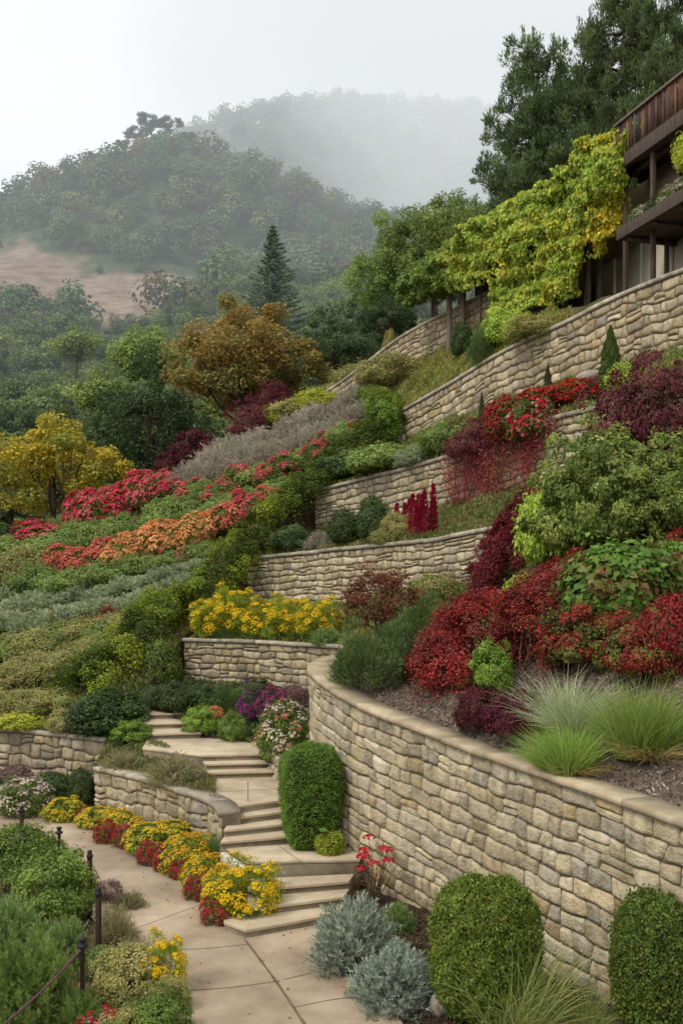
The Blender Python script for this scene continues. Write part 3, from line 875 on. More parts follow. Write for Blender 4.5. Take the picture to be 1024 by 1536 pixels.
# pergola carrying the yellow-green vine
PV = [P(672, 374, 41), P(700, 350, 40.5), P(740, 322, 39.6), P(780, 298, 38.6), P(850, 258, 36.9), P(895, 212, 35.5), P(929, 196, 34.4)]
per = thing('pergola', 'timber pergola almost buried under the yellow-green vine', 'pergola', (7.0, 39, 15))
po = -np.array([7.0, 39, 15])
q = inset(PV, .9, -.35)
b = MB(); b.tube(crom(q, 12) + po, .1, 6); obj('beam', b.mesh('beam', 'timber'), per)
q2 = inset(PV, 2.2, -.2)
b = MB(); b.tube(crom(q2, 12) + po, .1, 6); obj('beam', b.mesh('beam', 'timber'), per)
for u, dx in ((673, .0), (694, 0), (800, .0), (838, 0), (880, 0), (897, .1)):
    uu = np.array([p[0] / p[1] * FPX + 512 for p in PV]); pv = np.array(PV)
    y = np.interp(u, uu, pv[:, 1]) + (1.3 if u > 890 else .5); zt = np.interp(u, uu, pv[:, 2]) - .5; x = (u - 512) / FPX * y
    b = MB(); b.tube([(x, y, 13.4), (x + .02, y, 16), (x + dx, y + .02, zt)] + po, [.13, .12, .11], 8)
    obj('post', b.mesh('post', 'grey_timber'), per)
b = MB()
q3 = inset(PV, 2.3, 0.)[:5]
b.add(np.concatenate([crom(q3, 10) + po + [0, 0, -.5], (crom(q3, 10) * [1, 1, 0] + [0, 0, 13.2]) + po]), grid_faces(2, 10))
obj('dark_backing', b.mesh('dark_backing', 'timber'), per)  # sheet added behind the vine, standing for the shade inside
# ------------------------------------------------------------------ foliage
def unit(v):
    return v / (np.linalg.norm(v, axis=-1, keepdims=True) + 1e-9)


def rdir(n, r):
    return unit(r.normal(size=(n, 3)))


def leaves(mb, Pp, ax, nr, ln, wd, col, fold=.22, mid=.45):
    """One small folded diamond leaf per point: base, side, tip, side."""
    n = len(Pp); ax = unit(ax); sd = unit(np.cross(nr, ax)); nn = np.cross(ax, sd)
    ln = np.broadcast_to(np.asarray(ln, float), (n,))[:, None]; wd = np.broadcast_to(np.asarray(wd, float), (n,))[:, None]
    b = Pp - ax * ln * .5; m = b + ax * ln * mid + nn * wd * fold; t = Pp + ax * ln * .5
    V = np.stack([b, m - sd * wd * .5, t, m + sd * wd * .5], 1).reshape(-1, 3)
    F = np.arange(n * 4).reshape(n, 4)
    mb.add(V, F, np.repeat(col, 4, axis=0))


def blades(mb, base, d0, ln, wd, bend, col, r, k=4):
    """Grass blades: k-segment tapering strips that arch over."""
    n = len(base); d0 = unit(d0)
    side = unit(np.cross(d0, np.c_[r.normal(size=(n, 2)), np.zeros(n)] + [0, 0, .01]))
    hor = unit(d0 * [1, 1, 0] + r.normal(0, .2, (n, 3)) * [1, 1, 0])
    pts, p, d = [], base.copy(), d0.copy()
    ln = np.broadcast_to(ln, (n,)); bend = np.broadcast_to(bend, (n,))
    for i in range(k + 1):
        w_ = wd * (1 - i / k) ** .7 * .5 + .0005
        pts.append(p - side * w_); pts.append(p + side * w_)
        p = p + d * (ln / k)[:, None]
        d = unit(d + hor * (bend / k)[:, None] - np.array([0, 0, 1]) * (bend * .55 * i / k)[:, None])
    V = np.stack(pts, 1).reshape(-1, 3); o = np.arange(n)[:, None] * 2 * (k + 1)
    F = np.concatenate([np.stack([o[:, 0] + 2 * i, o[:, 0] + 2 * i + 1, o[:, 0] + 2 * i + 3, o[:, 0] + 2 * i + 2], 1) for i in range(k)])
    mb.add(V, F, np.repeat(col, 2 * (k + 1), axis=0))


def pal(names):
    return np.array([H(c) for c in names.split()])


def mixcol(pl, ci, r, n, jit=.22, own=.55):
    """Leaf colours: a clump colour mixed with each leaf's own."""
    c = pl[ci] * own + pl[r.integers(0, len(pl), n)] * (1 - own)
    return c * r.uniform(1 - jit, 1 + jit, (n, 1))


def fib(n, zmin, r):
    i = np.arange(n) + .5
    z = 1 - (1 - zmin) * i / n; th = i * 2.39996 + r.uniform(0, 6)
    s = np.sqrt(np.clip(1 - z * z, 0, 1))
    d = np.stack([s * np.cos(th), s * np.sin(th), z], 1)
    return unit(d + r.normal(0, .13, d.shape))


def rosettes(mb, Pp, nr, size, col, r, k=5):
    n = len(Pp); nr = unit(nr); a = unit(np.cross(nr, rdir(n, r))); b = np.cross(nr, a)
    for i in range(k):
        th = 6.283 * i / k
        d = a * math.cos(th) + b * math.sin(th) + nr * .35
        leaves(mb, Pp + unit(d) * size * .3, d, nr, size * .62, size * .55, col * r.uniform(.85, 1.12, (n, 1)), .1, .6)


class Proto:
    """A plant's part meshes for a plant one unit wide and h units tall."""
    def __init__(s, h, **parts):
        s.h, s.parts = h, parts


PROTO = {}


def shrub(key, colors, n=5000, leaf=(.055, .03), h=.8, ncl=46, clr=.15, style='broad', fl=None, stems=10, mat='leaf', seed=1, own=.55, jit=.22,
          fill=.2, lump=.22, wild=0.0, stemcol='stem', flat=1.0):
    r = np.random.default_rng(seed); pl = pal(colors); R = .5 - clr * .55
    d = fib(ncl, -.55, r)
    f = 1 - lump * r.random(ncl)
    sz = np.where(d[:, 2] > 0, (h - clr * .8) * .6, h * .3)
    C = np.stack([d[:, 0] * R * f, d[:, 1] * R * f, h * .38 + d[:, 2] * sz * f], 1)
    if wild:
        k = r.random(ncl) < .35
        C[k] += d[k] * r.uniform(0, wild, (k.sum(), 1)) + np.array([0, 0, 1]) * r.uniform(0, wild, (k.sum(), 1)) * (d[k][:, 2:] > 0)
    C[:, 2] = np.maximum(C[:, 2], clr * .5)
    cr_ = clr * r.uniform(.7, 1.3, ncl); cc = r.integers(0, len(pl), ncl)
    ci = r.integers(0, ncl, n); g = rdir(n, r)
    s = (g * d[ci]).sum(1); g = np.where((s < -.15)[:, None], -g, g)
    Pp = C[ci] + g * (cr_[ci] * (.5 + .5 * r.random(n) ** .6))[:, None] * [1, 1, .85]
    k = r.random(n) < fill * .5
    Pp[k] = Pp[k] * [.7, .7, .8]
    k = r.random(n) < .14
    Pp[k] += (g[k] * .6 + d[ci[k]] * .4 + [0, 0, .2]) * (cr_[ci[k]] * r.uniform(.1, .65, k.sum()))[:, None]
    Pp[:, 2] = np.maximum(Pp[:, 2], .01)
    nr = unit(g * .6 + d[ci] * .5 + np.array([0, 0, .35]) + r.normal(0, .4, (n, 3)))
    mb = MB(); col = mixcol(pl, cc[ci], r, n, jit, own)
    lj = r.uniform(.7, 1.3, n)
    if style == 'broad':
        ax = np.cross(nr, rdir(n, r)) + nr * (1 - flat) + g * .25 - np.array([0, 0, .15])
    else:                                   # upright, narrow
        ax = g * .55 + d[ci] * .35 + np.array([0, 0, .55]) + r.normal(0, .25, (n, 3)); nr = rdir(n, r)
    leaves(mb, Pp, ax, nr, leaf[0] * lj, leaf[1] * lj, col)
    parts = {'foliage': mb.mesh('foliage', mat)}
    if stems:
        sb = MB()
        for i in r.choice(ncl, min(stems, ncl), replace=False):
            c = C[i]; m = c * [.45, .45, .5] + [r.normal(0, .02), r.normal(0, .02), .02]
            sb.tube(crom([(r.normal(0, .03), r.normal(0, .03), -.02), m, c], 6), np.linspace(.014, .005, 6), 5)
        parts['stems'] = sb.mesh('stems', stemcol)
    if fl:
        fcol, nf, fs, frac = fl[:4]; zlo = fl[4] if len(fl) > 4 else .3
        fp = pal(fcol); q = r.integers(0, ncl, nf * 4)
        hot = r.random(ncl) < frac
        q = q[hot[q] & (C[q, 2] > zlo * h)][:nf]
        m = len(q); g2 = unit(d[q] * .7 + rdir(m, r) * .75 + np.array([0, 0, .55]))
        Pf = C[q] + g2 * (cr_[q] * r.uniform(.85, 1.12, m))[:, None]
        fb = MB(); fc = mixcol(fp, r.integers(0, len(fp), ncl)[q], r, m, .15, .6)
        rosettes(fb, Pf, g2 + np.array([0, 0, .3]), fs * 1.0, fc, r, 5)
        if m:
            parts['flowers'] = fb.mesh('flowers', 'petal')
    PROTO[key] = Proto(h, **parts)


def sprigs(key, colors, n=400, per=26, ln=.3, leaflet=(.06, .009), h=.75, spread=.5, up=.4, seed=1, mat='leaf', fl=None, inner=.3, lump=.25):
    """Feathery mound: stalks set with narrow leaflets (artemisia, rosemary, tarragon)."""
    r = np.random.default_rng(seed); pl = pal(colors)
    d = unit(rdir(n, r) * [1, 1, .8] + [0, 0, .45]); d[:, 2] = np.abs(d[:, 2]); d = unit(d)
    lobe = 1 - lump * (.5 + .5 * np.sin(np.arctan2(d[:, 1], d[:, 0]) * 3 + r.uniform(0, 6)) * np.sin(d[:, 2] * 5 + 1))
    f = r.uniform(inner, 1, n) ** .5 * lobe
    R = .5 - ln * .3
    base = np.stack([d[:, 0] * R * f, d[:, 1] * R * f, d[:, 2] * (h - ln * .5) * f], 1)
    ax = unit(d * spread + np.array([0, 0, up]) + r.normal(0, .22, (n, 3)))
    L_ = ln * r.uniform(.6, 1.2, n)
    t = np.tile(np.linspace(.05, 1, per), n); i = np.repeat(np.arange(n), per); m = n * per
    bend = np.array([0, 0, -1]) * (.25 * t ** 2)[:, None] * L_[i][:, None]
    Pp = base[i] + ax[i] * (t * L_[i])[:, None] + bend - ax[i] * (L_[i] * .5)[:, None]
    rad = unit(np.cross(ax[i], rdir(m, r)))
    la = rad * (.9 - .5 * t)[:, None] + ax[i] * .75
    lw = r.uniform(.7, 1.25, m) * (1 - .45 * t)
    Pp[:, 2] = np.maximum(Pp[:, 2], .01)
    mb = MB(); leaves(mb, Pp + unit(la) * (leaflet[0] * .5 * lw)[:, None], la, rdir(m, r), leaflet[0] * lw, leaflet[1] * lw ** .5, mixcol(pl, r.integers(0, len(pl), n)[i], r, m, .15, .7), .1)
    parts = {'foliage': mb.mesh('foliage', mat)}
    sb = MB()
    for k in range(0, n, max(1, n // 40)):
        sb.tube([base[k] * [.2, .2, .1], base[k] * .6, base[k]], [.008, .006, .003], 4)
    parts['stems'] = sb.mesh('stems', 'stem')
    if fl:
        fcol, nf, fs = fl; fp = pal(fcol); q = r.integers(0, n, nf)
        fb = MB(); rosettes(fb, base[q] + ax[q] * (L_[q] * .55)[:, None], ax[q], fs, mixcol(fp, r.integers(0, len(fp), nf), r, nf), r, 4)
        parts['flowers'] = fb.mesh('flowers', 'petal')
    PROTO[key] = Proto(h, **parts)


def grass(key, colors, n=900, h=.8, wd=.008, spread=.35, bend=.9, seed=1, root=.16, plume=None, dry=None):
    r = np.random.default_rng(seed); pl = pal(colors)
    th = r.uniform(0, 6.283, n); q = np.sqrt(r.random(n))
    base = np.stack([np.cos(th) * q * root, np.sin(th) * q * root, 0 * q], 1)
    nc = 7; cx = r.normal(0, root * .9, (nc, 2)); ch = r.uniform(.65, 1.15, nc); lean = r.normal(0, .22, (nc, 2)); j = r.integers(0, nc, n)   # several crowns grown together
    base[:, :2] = base[:, :2] * .7 + cx[j]
    d = np.stack([np.cos(th) * q * spread, np.sin(th) * q * spread, np.ones(n)], 1) + r.normal(0, .17, (n, 3)); d[:, :2] += lean[j]
    ln = h * r.uniform(.4, 1.15, n) * ch[j]
    mb = MB(); blades(mb, base, d, ln, wd, bend * q * r.uniform(.5, 1.3, n), mixcol(pl, r.integers(0, len(pl), n), r, n, .2), r)
    parts = {'blades': mb.mesh('blades', 'leaf')}
    if dry:
        m = n // 4; th = r.uniform(0, 6.283, m); qq = np.sqrt(r.random(m))
        b2 = np.stack([np.cos(th) * qq * root * 1.2, np.sin(th) * qq * root * 1.2, 0 * qq], 1)
        d2 = np.stack([np.cos(th), np.sin(th), .7 * np.ones(m)], 1) + r.normal(0, .2, (m, 3))
        mb = MB(); blades(mb, b2, d2, h * r.uniform(.3, .6, m), wd, .9, mixcol(pal(dry), r.integers(0, 2, m), r, m), r)
        parts['dry_blades'] = mb.mesh('dry_blades', 'leaf')
    PROTO[key] = Proto(h, **parts)


def clipped(key, colors, n=26000, leaf=.034, h=1.1, seed=1, shape='round', rough=.02, dims=1.0):
    """Clipped box bush: a tight skin of small leaves over a smooth core coloured dark like shaded gaps."""
    r = np.random.default_rng(seed); pl = pal(colors)

    def surf(d):
        th = np.arctan2(d[:, 1], d[:, 0]); z = d[:, 2]
        p = 2.6 if shape == 'round' else 4.5
        e = (np.abs(d[:, 0]) ** p + np.abs(d[:, 1]) ** p + np.abs(z) ** p) ** (-1 / p)
        q = d * e[:, None]
        ta = 1.0
        if shape == 'taper':
            ta = .80 + .2 * (q[:, 2:] * .5 + .5)
        lum = 1 + .085 * snoise(th * .9 + 3, z * 1.6, seed, 4, .5)[:, None]
        return np.concatenate([q[:, :2] * .5 * ta, (q[:, 2:] * .5 + .5) * h], 1) * lum
    d = rdir(n, r)
    S = surf(d); e1 = surf(unit(d + .01 * np.cross(d, [0, 0, 1.]))); e2 = surf(unit(d + .01 * np.cross(d, [1., 0, 0])))
    nr = unit(np.cross(e1 - S, e2 - S)); nr = np.where(((nr * (S - [0, 0, h / 2])).sum(1) < 0)[:, None], -nr, nr)
    tuft = snoise(S[:, 0] * 9, S[:, 1] * 9 + S[:, 2] * 11, seed + 1, 3, .35)
    Pp = S + nr * (r.normal(0, rough, n) + .02 * tuft - .012)[:, None]
    Pp[:, 2] = np.maximum(Pp[:, 2], .012)
    n2 = unit(nr + r.normal(0, .55, (n, 3)) + [0, 0, .2]); ax = np.cross(n2, rdir(n, r)) + nr * .5
    ci = np.clip(((tuft * .5 + .5) * len(pl)).astype(int), 0, len(pl) - 1)
    mb = MB(); lj = r.uniform(.55, 1.45, n); cl = mixcol(pl, ci, r, n, .25, .6)
    br = r.random(n) < .025; cl[br] = H('#8a7040') * r.uniform(.7, 1.1, (br.sum(), 1))
    k = r.random(n) < .03; Pp[k] += nr[k] * r.uniform(.01, .06, (k.sum(), 1)); ax[k] = nr[k] + [0, 0, .5]
    leaves(mb, Pp, ax, n2, leaf * lj, leaf * .62 * lj, cl)
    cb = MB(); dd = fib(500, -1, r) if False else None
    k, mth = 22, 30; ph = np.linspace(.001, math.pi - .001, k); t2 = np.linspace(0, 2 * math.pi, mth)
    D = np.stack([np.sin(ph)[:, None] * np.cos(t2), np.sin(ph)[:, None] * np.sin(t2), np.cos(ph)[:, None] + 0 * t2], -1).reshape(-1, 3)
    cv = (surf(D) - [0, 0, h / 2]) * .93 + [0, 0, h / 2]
    cb.add(cv, grid_faces(k, mth), H('#1c2410'))  # core coloured dark to stand for the shade between leaves
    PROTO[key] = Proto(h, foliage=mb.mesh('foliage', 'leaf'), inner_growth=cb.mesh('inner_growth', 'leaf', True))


def column(key, colors, n=6000, leaf=(.06, .02), h=3.0, seed=1, tip=.9):
    """Narrow cypress spire one unit wide."""
    r = np.random.default_rng(seed); pl = pal(colors)
    z = r.random(n) ** .85; prof = np.minimum(1, z / .12) ** .5 * (1 - z ** 2.0) ** tip
    th = r.uniform(0, 6.283, n); lum = 1 + .16 * np.sin(th * 4 + z * 17) + .08 * np.sin(th * 7 - z * 31)
    rr = .5 * prof * lum * (.75 + .27 * np.sqrt(r.random(n)))
    Pp = np.stack([np.cos(th) * rr, np.sin(th) * rr, z * h + .02], 1)
    o = np.stack([np.cos(th), np.sin(th), 0 * th], 1)
    ax = o * .35 + np.array([0, 0, 1]) + r.normal(0, .2, (n, 3))
    mb = MB(); leaves(mb, Pp, ax, o + r.normal(0, .5, (n, 3)), leaf[0] * r.uniform(.7, 1.4, n), leaf[1], mixcol(pl, r.integers(0, len(pl), n), r, n))
    tb = MB(); tb.tube([(0, 0, -.1), (0, 0, h * .5), (0, 0, h * .92)], [.09, .06, .015], 7)
    PROTO[key] = Proto(h, crown=mb.mesh('crown', 'leaf'), trunk=tb.mesh('trunk', 'bark'))


def instance(key, name, loc, sx, sz, label, cat, group=None, rot=None):
    p = PROTO[key]
    t = thing(name, label, cat, loc, random.uniform(0, 6.28) if rot is None else rot, group, (sx, sx, sz))
    for k, me in p.parts.items():
        obj(k, me, t)
    return t


def put(key, u, v, w, h, label, cat='shrub', name=None, group=None, dz=-.03, Y=None, rot=None, front=False):
    """Plant a proto so that its foot is at photo pixel (u, v) on the terrain, w x h photo pixels large."""
    if Y is None:
        q = at(u, v)
        x, y, z = q
    else:
        x, y = (u - 512) / FPX * Y, Y; z = EYE - (v - HOR) / FPX * Y
    s = w * y / FPX; hh = h * y / FPX
    return instance(key, name or cat.replace(' ', '_'), (x, y, z + dz), s, hh / PROTO[key].h, label, cat, group, rot)


# ---- trees
def tree(key, colors, hgt=8, cz=.62, R=(3.2, 3.2, 3.0), ncl=70, per=220, leaf=(.16, .1), clr=.8, trunk=.16, seed=1, limbs=14, mat='tree_leaf', own=.6, lean=0,
         lump=.3, bare=.28, jit=.22, flat=.8, top_c=None, fork=3):
    r = np.random.default_rng(seed); pl = pal(colors)
    d = fib(ncl, -.75, r); f = 1 - lump * r.random(ncl)
    big = 1 + .16 * np.sin(np.arctan2(d[:, 1], d[:, 0]) * 3 + r.uniform(0, 6)) + .12 * np.sin(d[:, 2] * 6 + r.uniform(0, 6))
    C = d * np.array(R) * (f * big)[:, None] + [lean, 0, hgt * cz]
    ni = ncl // 3; C[:ni] = C[r.permutation(ncl)[:ni]] * [.55, .55, 1] + [0, 0, hgt * cz * 0]
    cr_ = clr * r.uniform(.6, 1.3, ncl); cc = r.integers(0, len(pl), ncl)
    if top_c is not None:                    # most upper clumps take another colour
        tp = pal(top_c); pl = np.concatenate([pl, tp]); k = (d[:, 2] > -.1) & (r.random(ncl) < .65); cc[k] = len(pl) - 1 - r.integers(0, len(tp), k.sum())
    n = ncl * per; ci = np.repeat(np.arange(ncl), per); g = rdir(n, r)
    Pp = C[ci] + g * (cr_[ci] * (.35 + .65 * r.random(n) ** .5))[:, None] * [1, 1, .8]
    nr = unit(g * .5 + np.array([0, 0, .6]) + r.normal(0, .5, (n, 3)))
    ax = np.cross(nr, rdir(n, r)) + g * .4 - np.array([0, 0, .2])
    lj = r.uniform(.7, 1.35, n); mb = MB()
    own_pl = pl[cc[ci]]; c2 = mixcol(pl, cc[ci], r, n, jit, own)
    leaves(mb, Pp, ax, nr, leaf[0] * lj, leaf[1] * lj, c2)
    tb = MB()
    top = np.array([lean * .8, 0, hgt * cz + R[2] * .35])
    tp_ = crom([(0, 0, -.8), (r.normal(0, .12), r.normal(0, .12), hgt * .22), (lean * .4 + r.normal(0, .25), r.normal(0, .25), hgt * .45), top], 14)
    tb.tube(tp_, np.linspace(trunk * 1.25, trunk * .25, 14), 9)
    for i in r.choice(ncl, min(limbs, ncl), replace=False):
        a = tp_[int(np.clip(r.uniform(bare, .9) * 14, 2, 12))]; c = C[i]
        m = (a + c) / 2 + [r.normal(0, .2), r.normal(0, .2), -.1 * np.linalg.norm(c - a)]
        q = crom([a, m, c], 8); tb.tube(q, np.linspace(trunk * .42, trunk * .07, 8), 6)
        for _ in range(fork):
            j = np.argmin(np.linalg.norm(C - q[5] - r.normal(0, .9, 3), axis=1))
            tb.tube(crom([q[4], (q[4] + C[j]) / 2 + r.normal(0, .12, 3), C[j]], 5), np.linspace(trunk * .18, trunk * .05, 5), 5)
    PROTO[key] = Proto(hgt, crown=mb.mesh('crown', mat), trunk=tb.mesh('trunk', 'bark', True))


def pine(key, colors, hgt=15, seed=1, limbs=34, spread=4.6, trunk=.28, low=.18, per=130, need=(.42, .05), clr=.7, candle=.9):
    """Open pine: ascending limbs carrying cushions of needle tufts, with upright shoots at the tips."""
    r = np.random.default_rng(seed); pl = pal(colors); tb = MB(); mb = MB()
    tp_ = crom([(0, 0, -1), (r.normal(0, .2), r.normal(0, .2), hgt * .35), (r.normal(0, .3), r.normal(0, .3), hgt * .7), (r.normal(0, .2), 0, hgt * .96)], 24)
    tb.tube(tp_, np.linspace(trunk * 1.2, trunk * .15, 24), 9)
    Cs = []
    for i in range(limbs):
        f = low + (1 - low) * (i + .5) / limbs
        a = tp_[int(f * 23)]; th = i * 2.4 + r.normal(0, .4)
        le = spread * (1.05 - (f - low) / (1 - low)) ** .65 * r.uniform(.65, 1.1) + .4
        e = a + np.array([math.cos(th) * le, math.sin(th) * le, le * r.uniform(.12, .5)])
        m = (a + e) / 2 + [0, 0, -.12 * le]
        q = crom([a, m, e], 9); tb.tube(q, np.linspace(trunk * .32, trunk * .07, 9), 6)
        for t in np.linspace(.42, 1, max(2, int(le / .62))):
            c = q[int(t * 8)] + r.normal(0, .32, 3) + [0, 0, .25]
            Cs.append(c)
            if r.random() < .7:
                e2 = c + np.array([r.normal(0, .75), r.normal(0, .75), r.uniform(.1, .6)]); Cs.append(e2)
                tb.tube([q[int(t * 8)], (c + e2) / 2, e2], [.05, .035, .02], 5)
    C = np.array(Cs); ncl = len(C); cc = r.integers(0, len(pl), ncl)
    n = ncl * per; ci = np.repeat(np.arange(ncl), per); g = rdir(n, r)
    cr_ = clr * r.uniform(.6, 1.25, ncl)
    Pp = C[ci] + g * (cr_[ci] * r.random(n) ** .45)[:, None] * [1, 1, .7]
    ax = g * .7 + np.array([0, 0, .75]) + r.normal(0, .35, (n, 3))
    leaves(mb, Pp, ax, rdir(n, r), need[0] * r.uniform(.6, 1.2, n), need[1] * 1.5, mixcol(pl, cc[ci], r, n, .25, .6), .1)
    # upright shoots
    k = r.random(ncl) < .6; S = C[k]; m = 46
    i = np.repeat(np.arange(len(S)), m); t = np.tile(np.linspace(0, 1, m), len(S)); nn = len(i)
    hgt_s = candle * r.uniform(.6, 1.3, len(S))
    Pq = S[i] + np.stack([r.normal(0, .09, nn), r.normal(0, .09, nn), t * hgt_s[i] + .25], 1)
    leaves(mb, Pq, np.array([0, 0, 1]) * (.5 + t)[:, None] + rdir(nn, r) * .8, rdir(nn, r), need[0] * .8, need[1] * 1.4, mixcol(pl, cc[k][i], r, nn, .2, .6), .1)
    PROTO[key] = Proto(hgt, crown=mb.mesh('crown', 'tree_leaf'), trunk=tb.mesh('trunk', 'bark', True))


def spruce(key, colors, hgt=12, R=3.0, seed=1, tiers=24, need=(.34, .07)):
    r = np.random.default_rng(seed); pl = pal(colors); tb = MB(); mb = MB()
    tb.tube([(0, 0, -1), (0, 0, hgt * .5), (0, 0, hgt)], [.24, .14, .02], 8)
    for i in range(tiers):
        f = i / (tiers - 1); z = hgt * (.1 + .88 * f); le0 = R * (1 - f) ** .85 + .12
        for k in range(int(9 - 4 * f)):
            th = k * 6.283 / int(9 - 4 * f) + i * 1.3 + r.normal(0, .15); le = le0 * r.uniform(.75, 1.15)
            d = np.array([math.cos(th), math.sin(th), 0]); q = crom([(0, 0, z), d * le * .5 + [0, 0, z - .06 * le], d * le + [0, 0, z + .1 * le]], 9)
            tb.tube(q, np.linspace(.045, .012, 9), 4)
            m = int(46 + 130 * le / R)
            t = r.random(m) ** .7; P0 = np.stack([np.interp(t * 8, range(9), q[:, j]) for j in range(3)], 1)
            side = np.cross(d, [0, 0, 1]); w_ = r.normal(0, .2 + .12 * le / R, m) * (1.15 - t)
            P0 = P0 + side * w_[:, None] + np.c_[np.zeros((m, 2)), -np.abs(r.normal(0, .09, m))]
            leaves(mb, P0, d * .8 + side * (np.sign(w_) * .6)[:, None] + r.normal(0, .25, (m, 3)), np.array([0, 0, 1.]) + r.normal(0, .4, (m, 3)), need[0] * r.uniform(.6, 1.3, m), need[1], mixcol(pl, np.full(m, r.integers(0, len(pl))), r, m, .25, .5), .1)
    PROTO[key] = Proto(hgt, crown=mb.mesh('crown', 'tree_leaf'), trunk=tb.mesh('trunk', 'bark'))


def hedge(name, label, cat, path, wd, ht, colors, n=16000, leaf=(.1, .06), clr=.35, ncl=120, seed=1, own=.65, group=None, fl=None, mat='leaf', patch=None, style='broad', stems=30):
    """One continuous planting along a line of ground points: a lumpy ridge of leaf clumps."""
    r = np.random.default_rng(seed); pl = pal(colors); line = crom(path, 200)
    o = line[100].copy(); root = thing(name, label, cat, tuple(o), 0, group)
    t = (np.arange(ncl) + r.random(ncl)) / ncl; i = (t * 199).astype(int)
    c0 = line[i]; tn = unit(np.gradient(line, axis=0)[i] * [1, 1, 0]); sd = np.stack([tn[:, 1], -tn[:, 0], 0 * t], 1)
    a = r.uniform(-1.25, 1.25, ncl)
    w_ = np.interp(t, np.linspace(0, 1, len(np.atleast_1d(wd))), np.atleast_1d(wd)); h_ = np.interp(t, np.linspace(0, 1, len(np.atleast_1d(ht))), np.atleast_1d(ht))
    lum = r.uniform(.72, 1.05, ncl)
    C = c0 + sd * (np.sin(a) * w_ * .5 * lum)[:, None] + np.array([0, 0, 1]) * (np.cos(a) * h_ * lum)[:, None]
    d = unit(sd * np.sin(a)[:, None] + np.array([0, 0, 1]) * np.cos(a)[:, None] * .8)
    cr_ = clr * r.uniform(.65, 1.25, ncl)
    ci = r.integers(0, ncl, n); g = rdir(n, r); s = (g * d[ci]).sum(1); g = np.where((s < -.25)[:, None], -g, g)
    Pp = C[ci] + g * (cr_[ci] * (.45 + .55 * r.random(n) ** .5))[:, None]
    dn = r.random(n) < .22; Pp[dn] -= np.array([0, 0, 1]) * (r.random(dn.sum()) * h_[ci[dn]] * .8)[:, None]
    nr = unit(g * .5 + d[ci] * .5 + [0, 0, .35] + r.normal(0, .4, (n, 3)))
    cc = r.integers(0, len(pl), ncl)
    if patch is not None:                       # colour drifts along the line
        cc = np.clip(((snoise(t * 3 * patch, a * .3, seed, 2, .35) * .5 + .5) * len(pl)).astype(int), 0, len(pl) - 1)
    if style == 'broad':
        ax = np.cross(nr, rdir(n, r)) + g * .3
    else:
        ax = g * .5 + np.array([0, 0, .6]) + r.normal(0, .25, (n, 3)); nr = rdir(n, r)
    lj = r.uniform(.7, 1.3, n)
    mb = MB(); leaves(mb, Pp - o, ax, nr, leaf[0] * lj, leaf[1] * lj, mixcol(pl, cc[ci], r, n, .22, own))
    obj('foliage', mb.mesh('foliage', mat), root)
    sb = MB()
    for k in r.choice(ncl, min(stems, ncl), replace=False):
        sb.tube(crom([c0[k] - [0, 0, .1] - o, (c0[k] + C[k]) / 2 - o + r.normal(0, .05, 3), C[k] - o], 5), np.linspace(.03, .01, 5), 5)
    sb.tube(line[::5] - o + [0, 0, .04], .035, 5)
    obj('stems', sb.mesh('stems', 'stem'), root)
    if fl:
        fcol, nf, fs, frac = fl; fp = pal(fcol)
        hot = r.random(ncl) < frac; q = r.integers(0, ncl, nf * 5); q = q[hot[q] & (np.cos(a[q]) > .05)][:nf]; m = len(q)
        g2 = unit(d[q] * .8 + rdir(m, r) * .7 + [0, 0, .4]); fb = MB()
        fcl = r.integers(0, len(fp), ncl)
        rosettes(fb, C[q] + g2 * (cr_[q] * 1.02)[:, None] - o, g2, fs, mixcol(fp, fcl[q], r, m, .15, .65), r, 4)
        obj('flowers', fb.mesh('flowers', 'petal'), root)
    return root


def gline(pts, dz=0):
    """Terrain points under a list of photo pixels."""
    return [tuple(np.array(at(u, v)) + [0, 0, dz]) for u, v in pts]
# ------------------------------------------------------------------ plant kinds
G1, G2 = '#4c5a26 #5d6b2e #3d4a20 #6c7836', '#33431f #40512a #2a381b #4d5b2f'
clipped('box_round', '#64752a #546522 #77873a #4a5b22', 60000, .027, 1.15, 1)
clipped('box_tall', '#526a28 #5e7830 #42581f #6c883a', 56000, .024, 1.75, 2, 'taper')
clipped('box_side', '#526226 #5d6e2e #42501e #6b7b36', 56000, .027, 1.2, 3)
clipped('box_small', '#7f8a2c #8e9a3a #6f7b2a', 5000, .08, .85, 4, rough=.05)
sprigs('silver', '#929b88 #a3ab98 #7f8975 #b0b6a4 #727d6a', 620, 30, .3, (.075, .013), .72, .55, .45, 5, mat='leaf_silver')
sprigs('silver_low', '#909a88 #a1aa98 #7b8674 #aeb5a4', 620, 30, .32, (.075, .013), .72, .6, .4, 6, mat='leaf_silver')
sprigs('feather', '#64743a #72823f #55652f #7f8c4a #4a5a2a', 1000, 40, .36, (.06, .008), 1.0, .45, .75, 7, lump=.3)
sprigs('feather2', '#5f7040 #70814a #516236 #7d8c56', 700, 30, .3, (.06, .012), .85, .5, .6, 8)
sprigs('brush', '#76704f #857c58 #645f43 #8f8a66 #6e7048', 520, 22, .34, (.06, .01), .62, .7, .45, 9)
sprigs('greybrush', '#8d8574 #9a9282 #7d7566 #a39c8d #757060', 600, 22, .3, (.07, .012), .6, .6, .5, 10)
sprigs('sage', '#858d6c #949b7b #777f5e #9ea588 #6f7a54', 420, 22, .28, (.085, .02), .62, .6, .45, 11)
shrub('green', G1, 9000, (.05, .028), .8, 60, .13, seed=12)
shrub('green2', '#57692c #687a35 #465723 #75863f', 9000, (.045, .024), .85, 70, .12, seed=13, wild=.12)
shrub('dark', G2, 8000, (.05, .028), .85, 56, .14, seed=14)
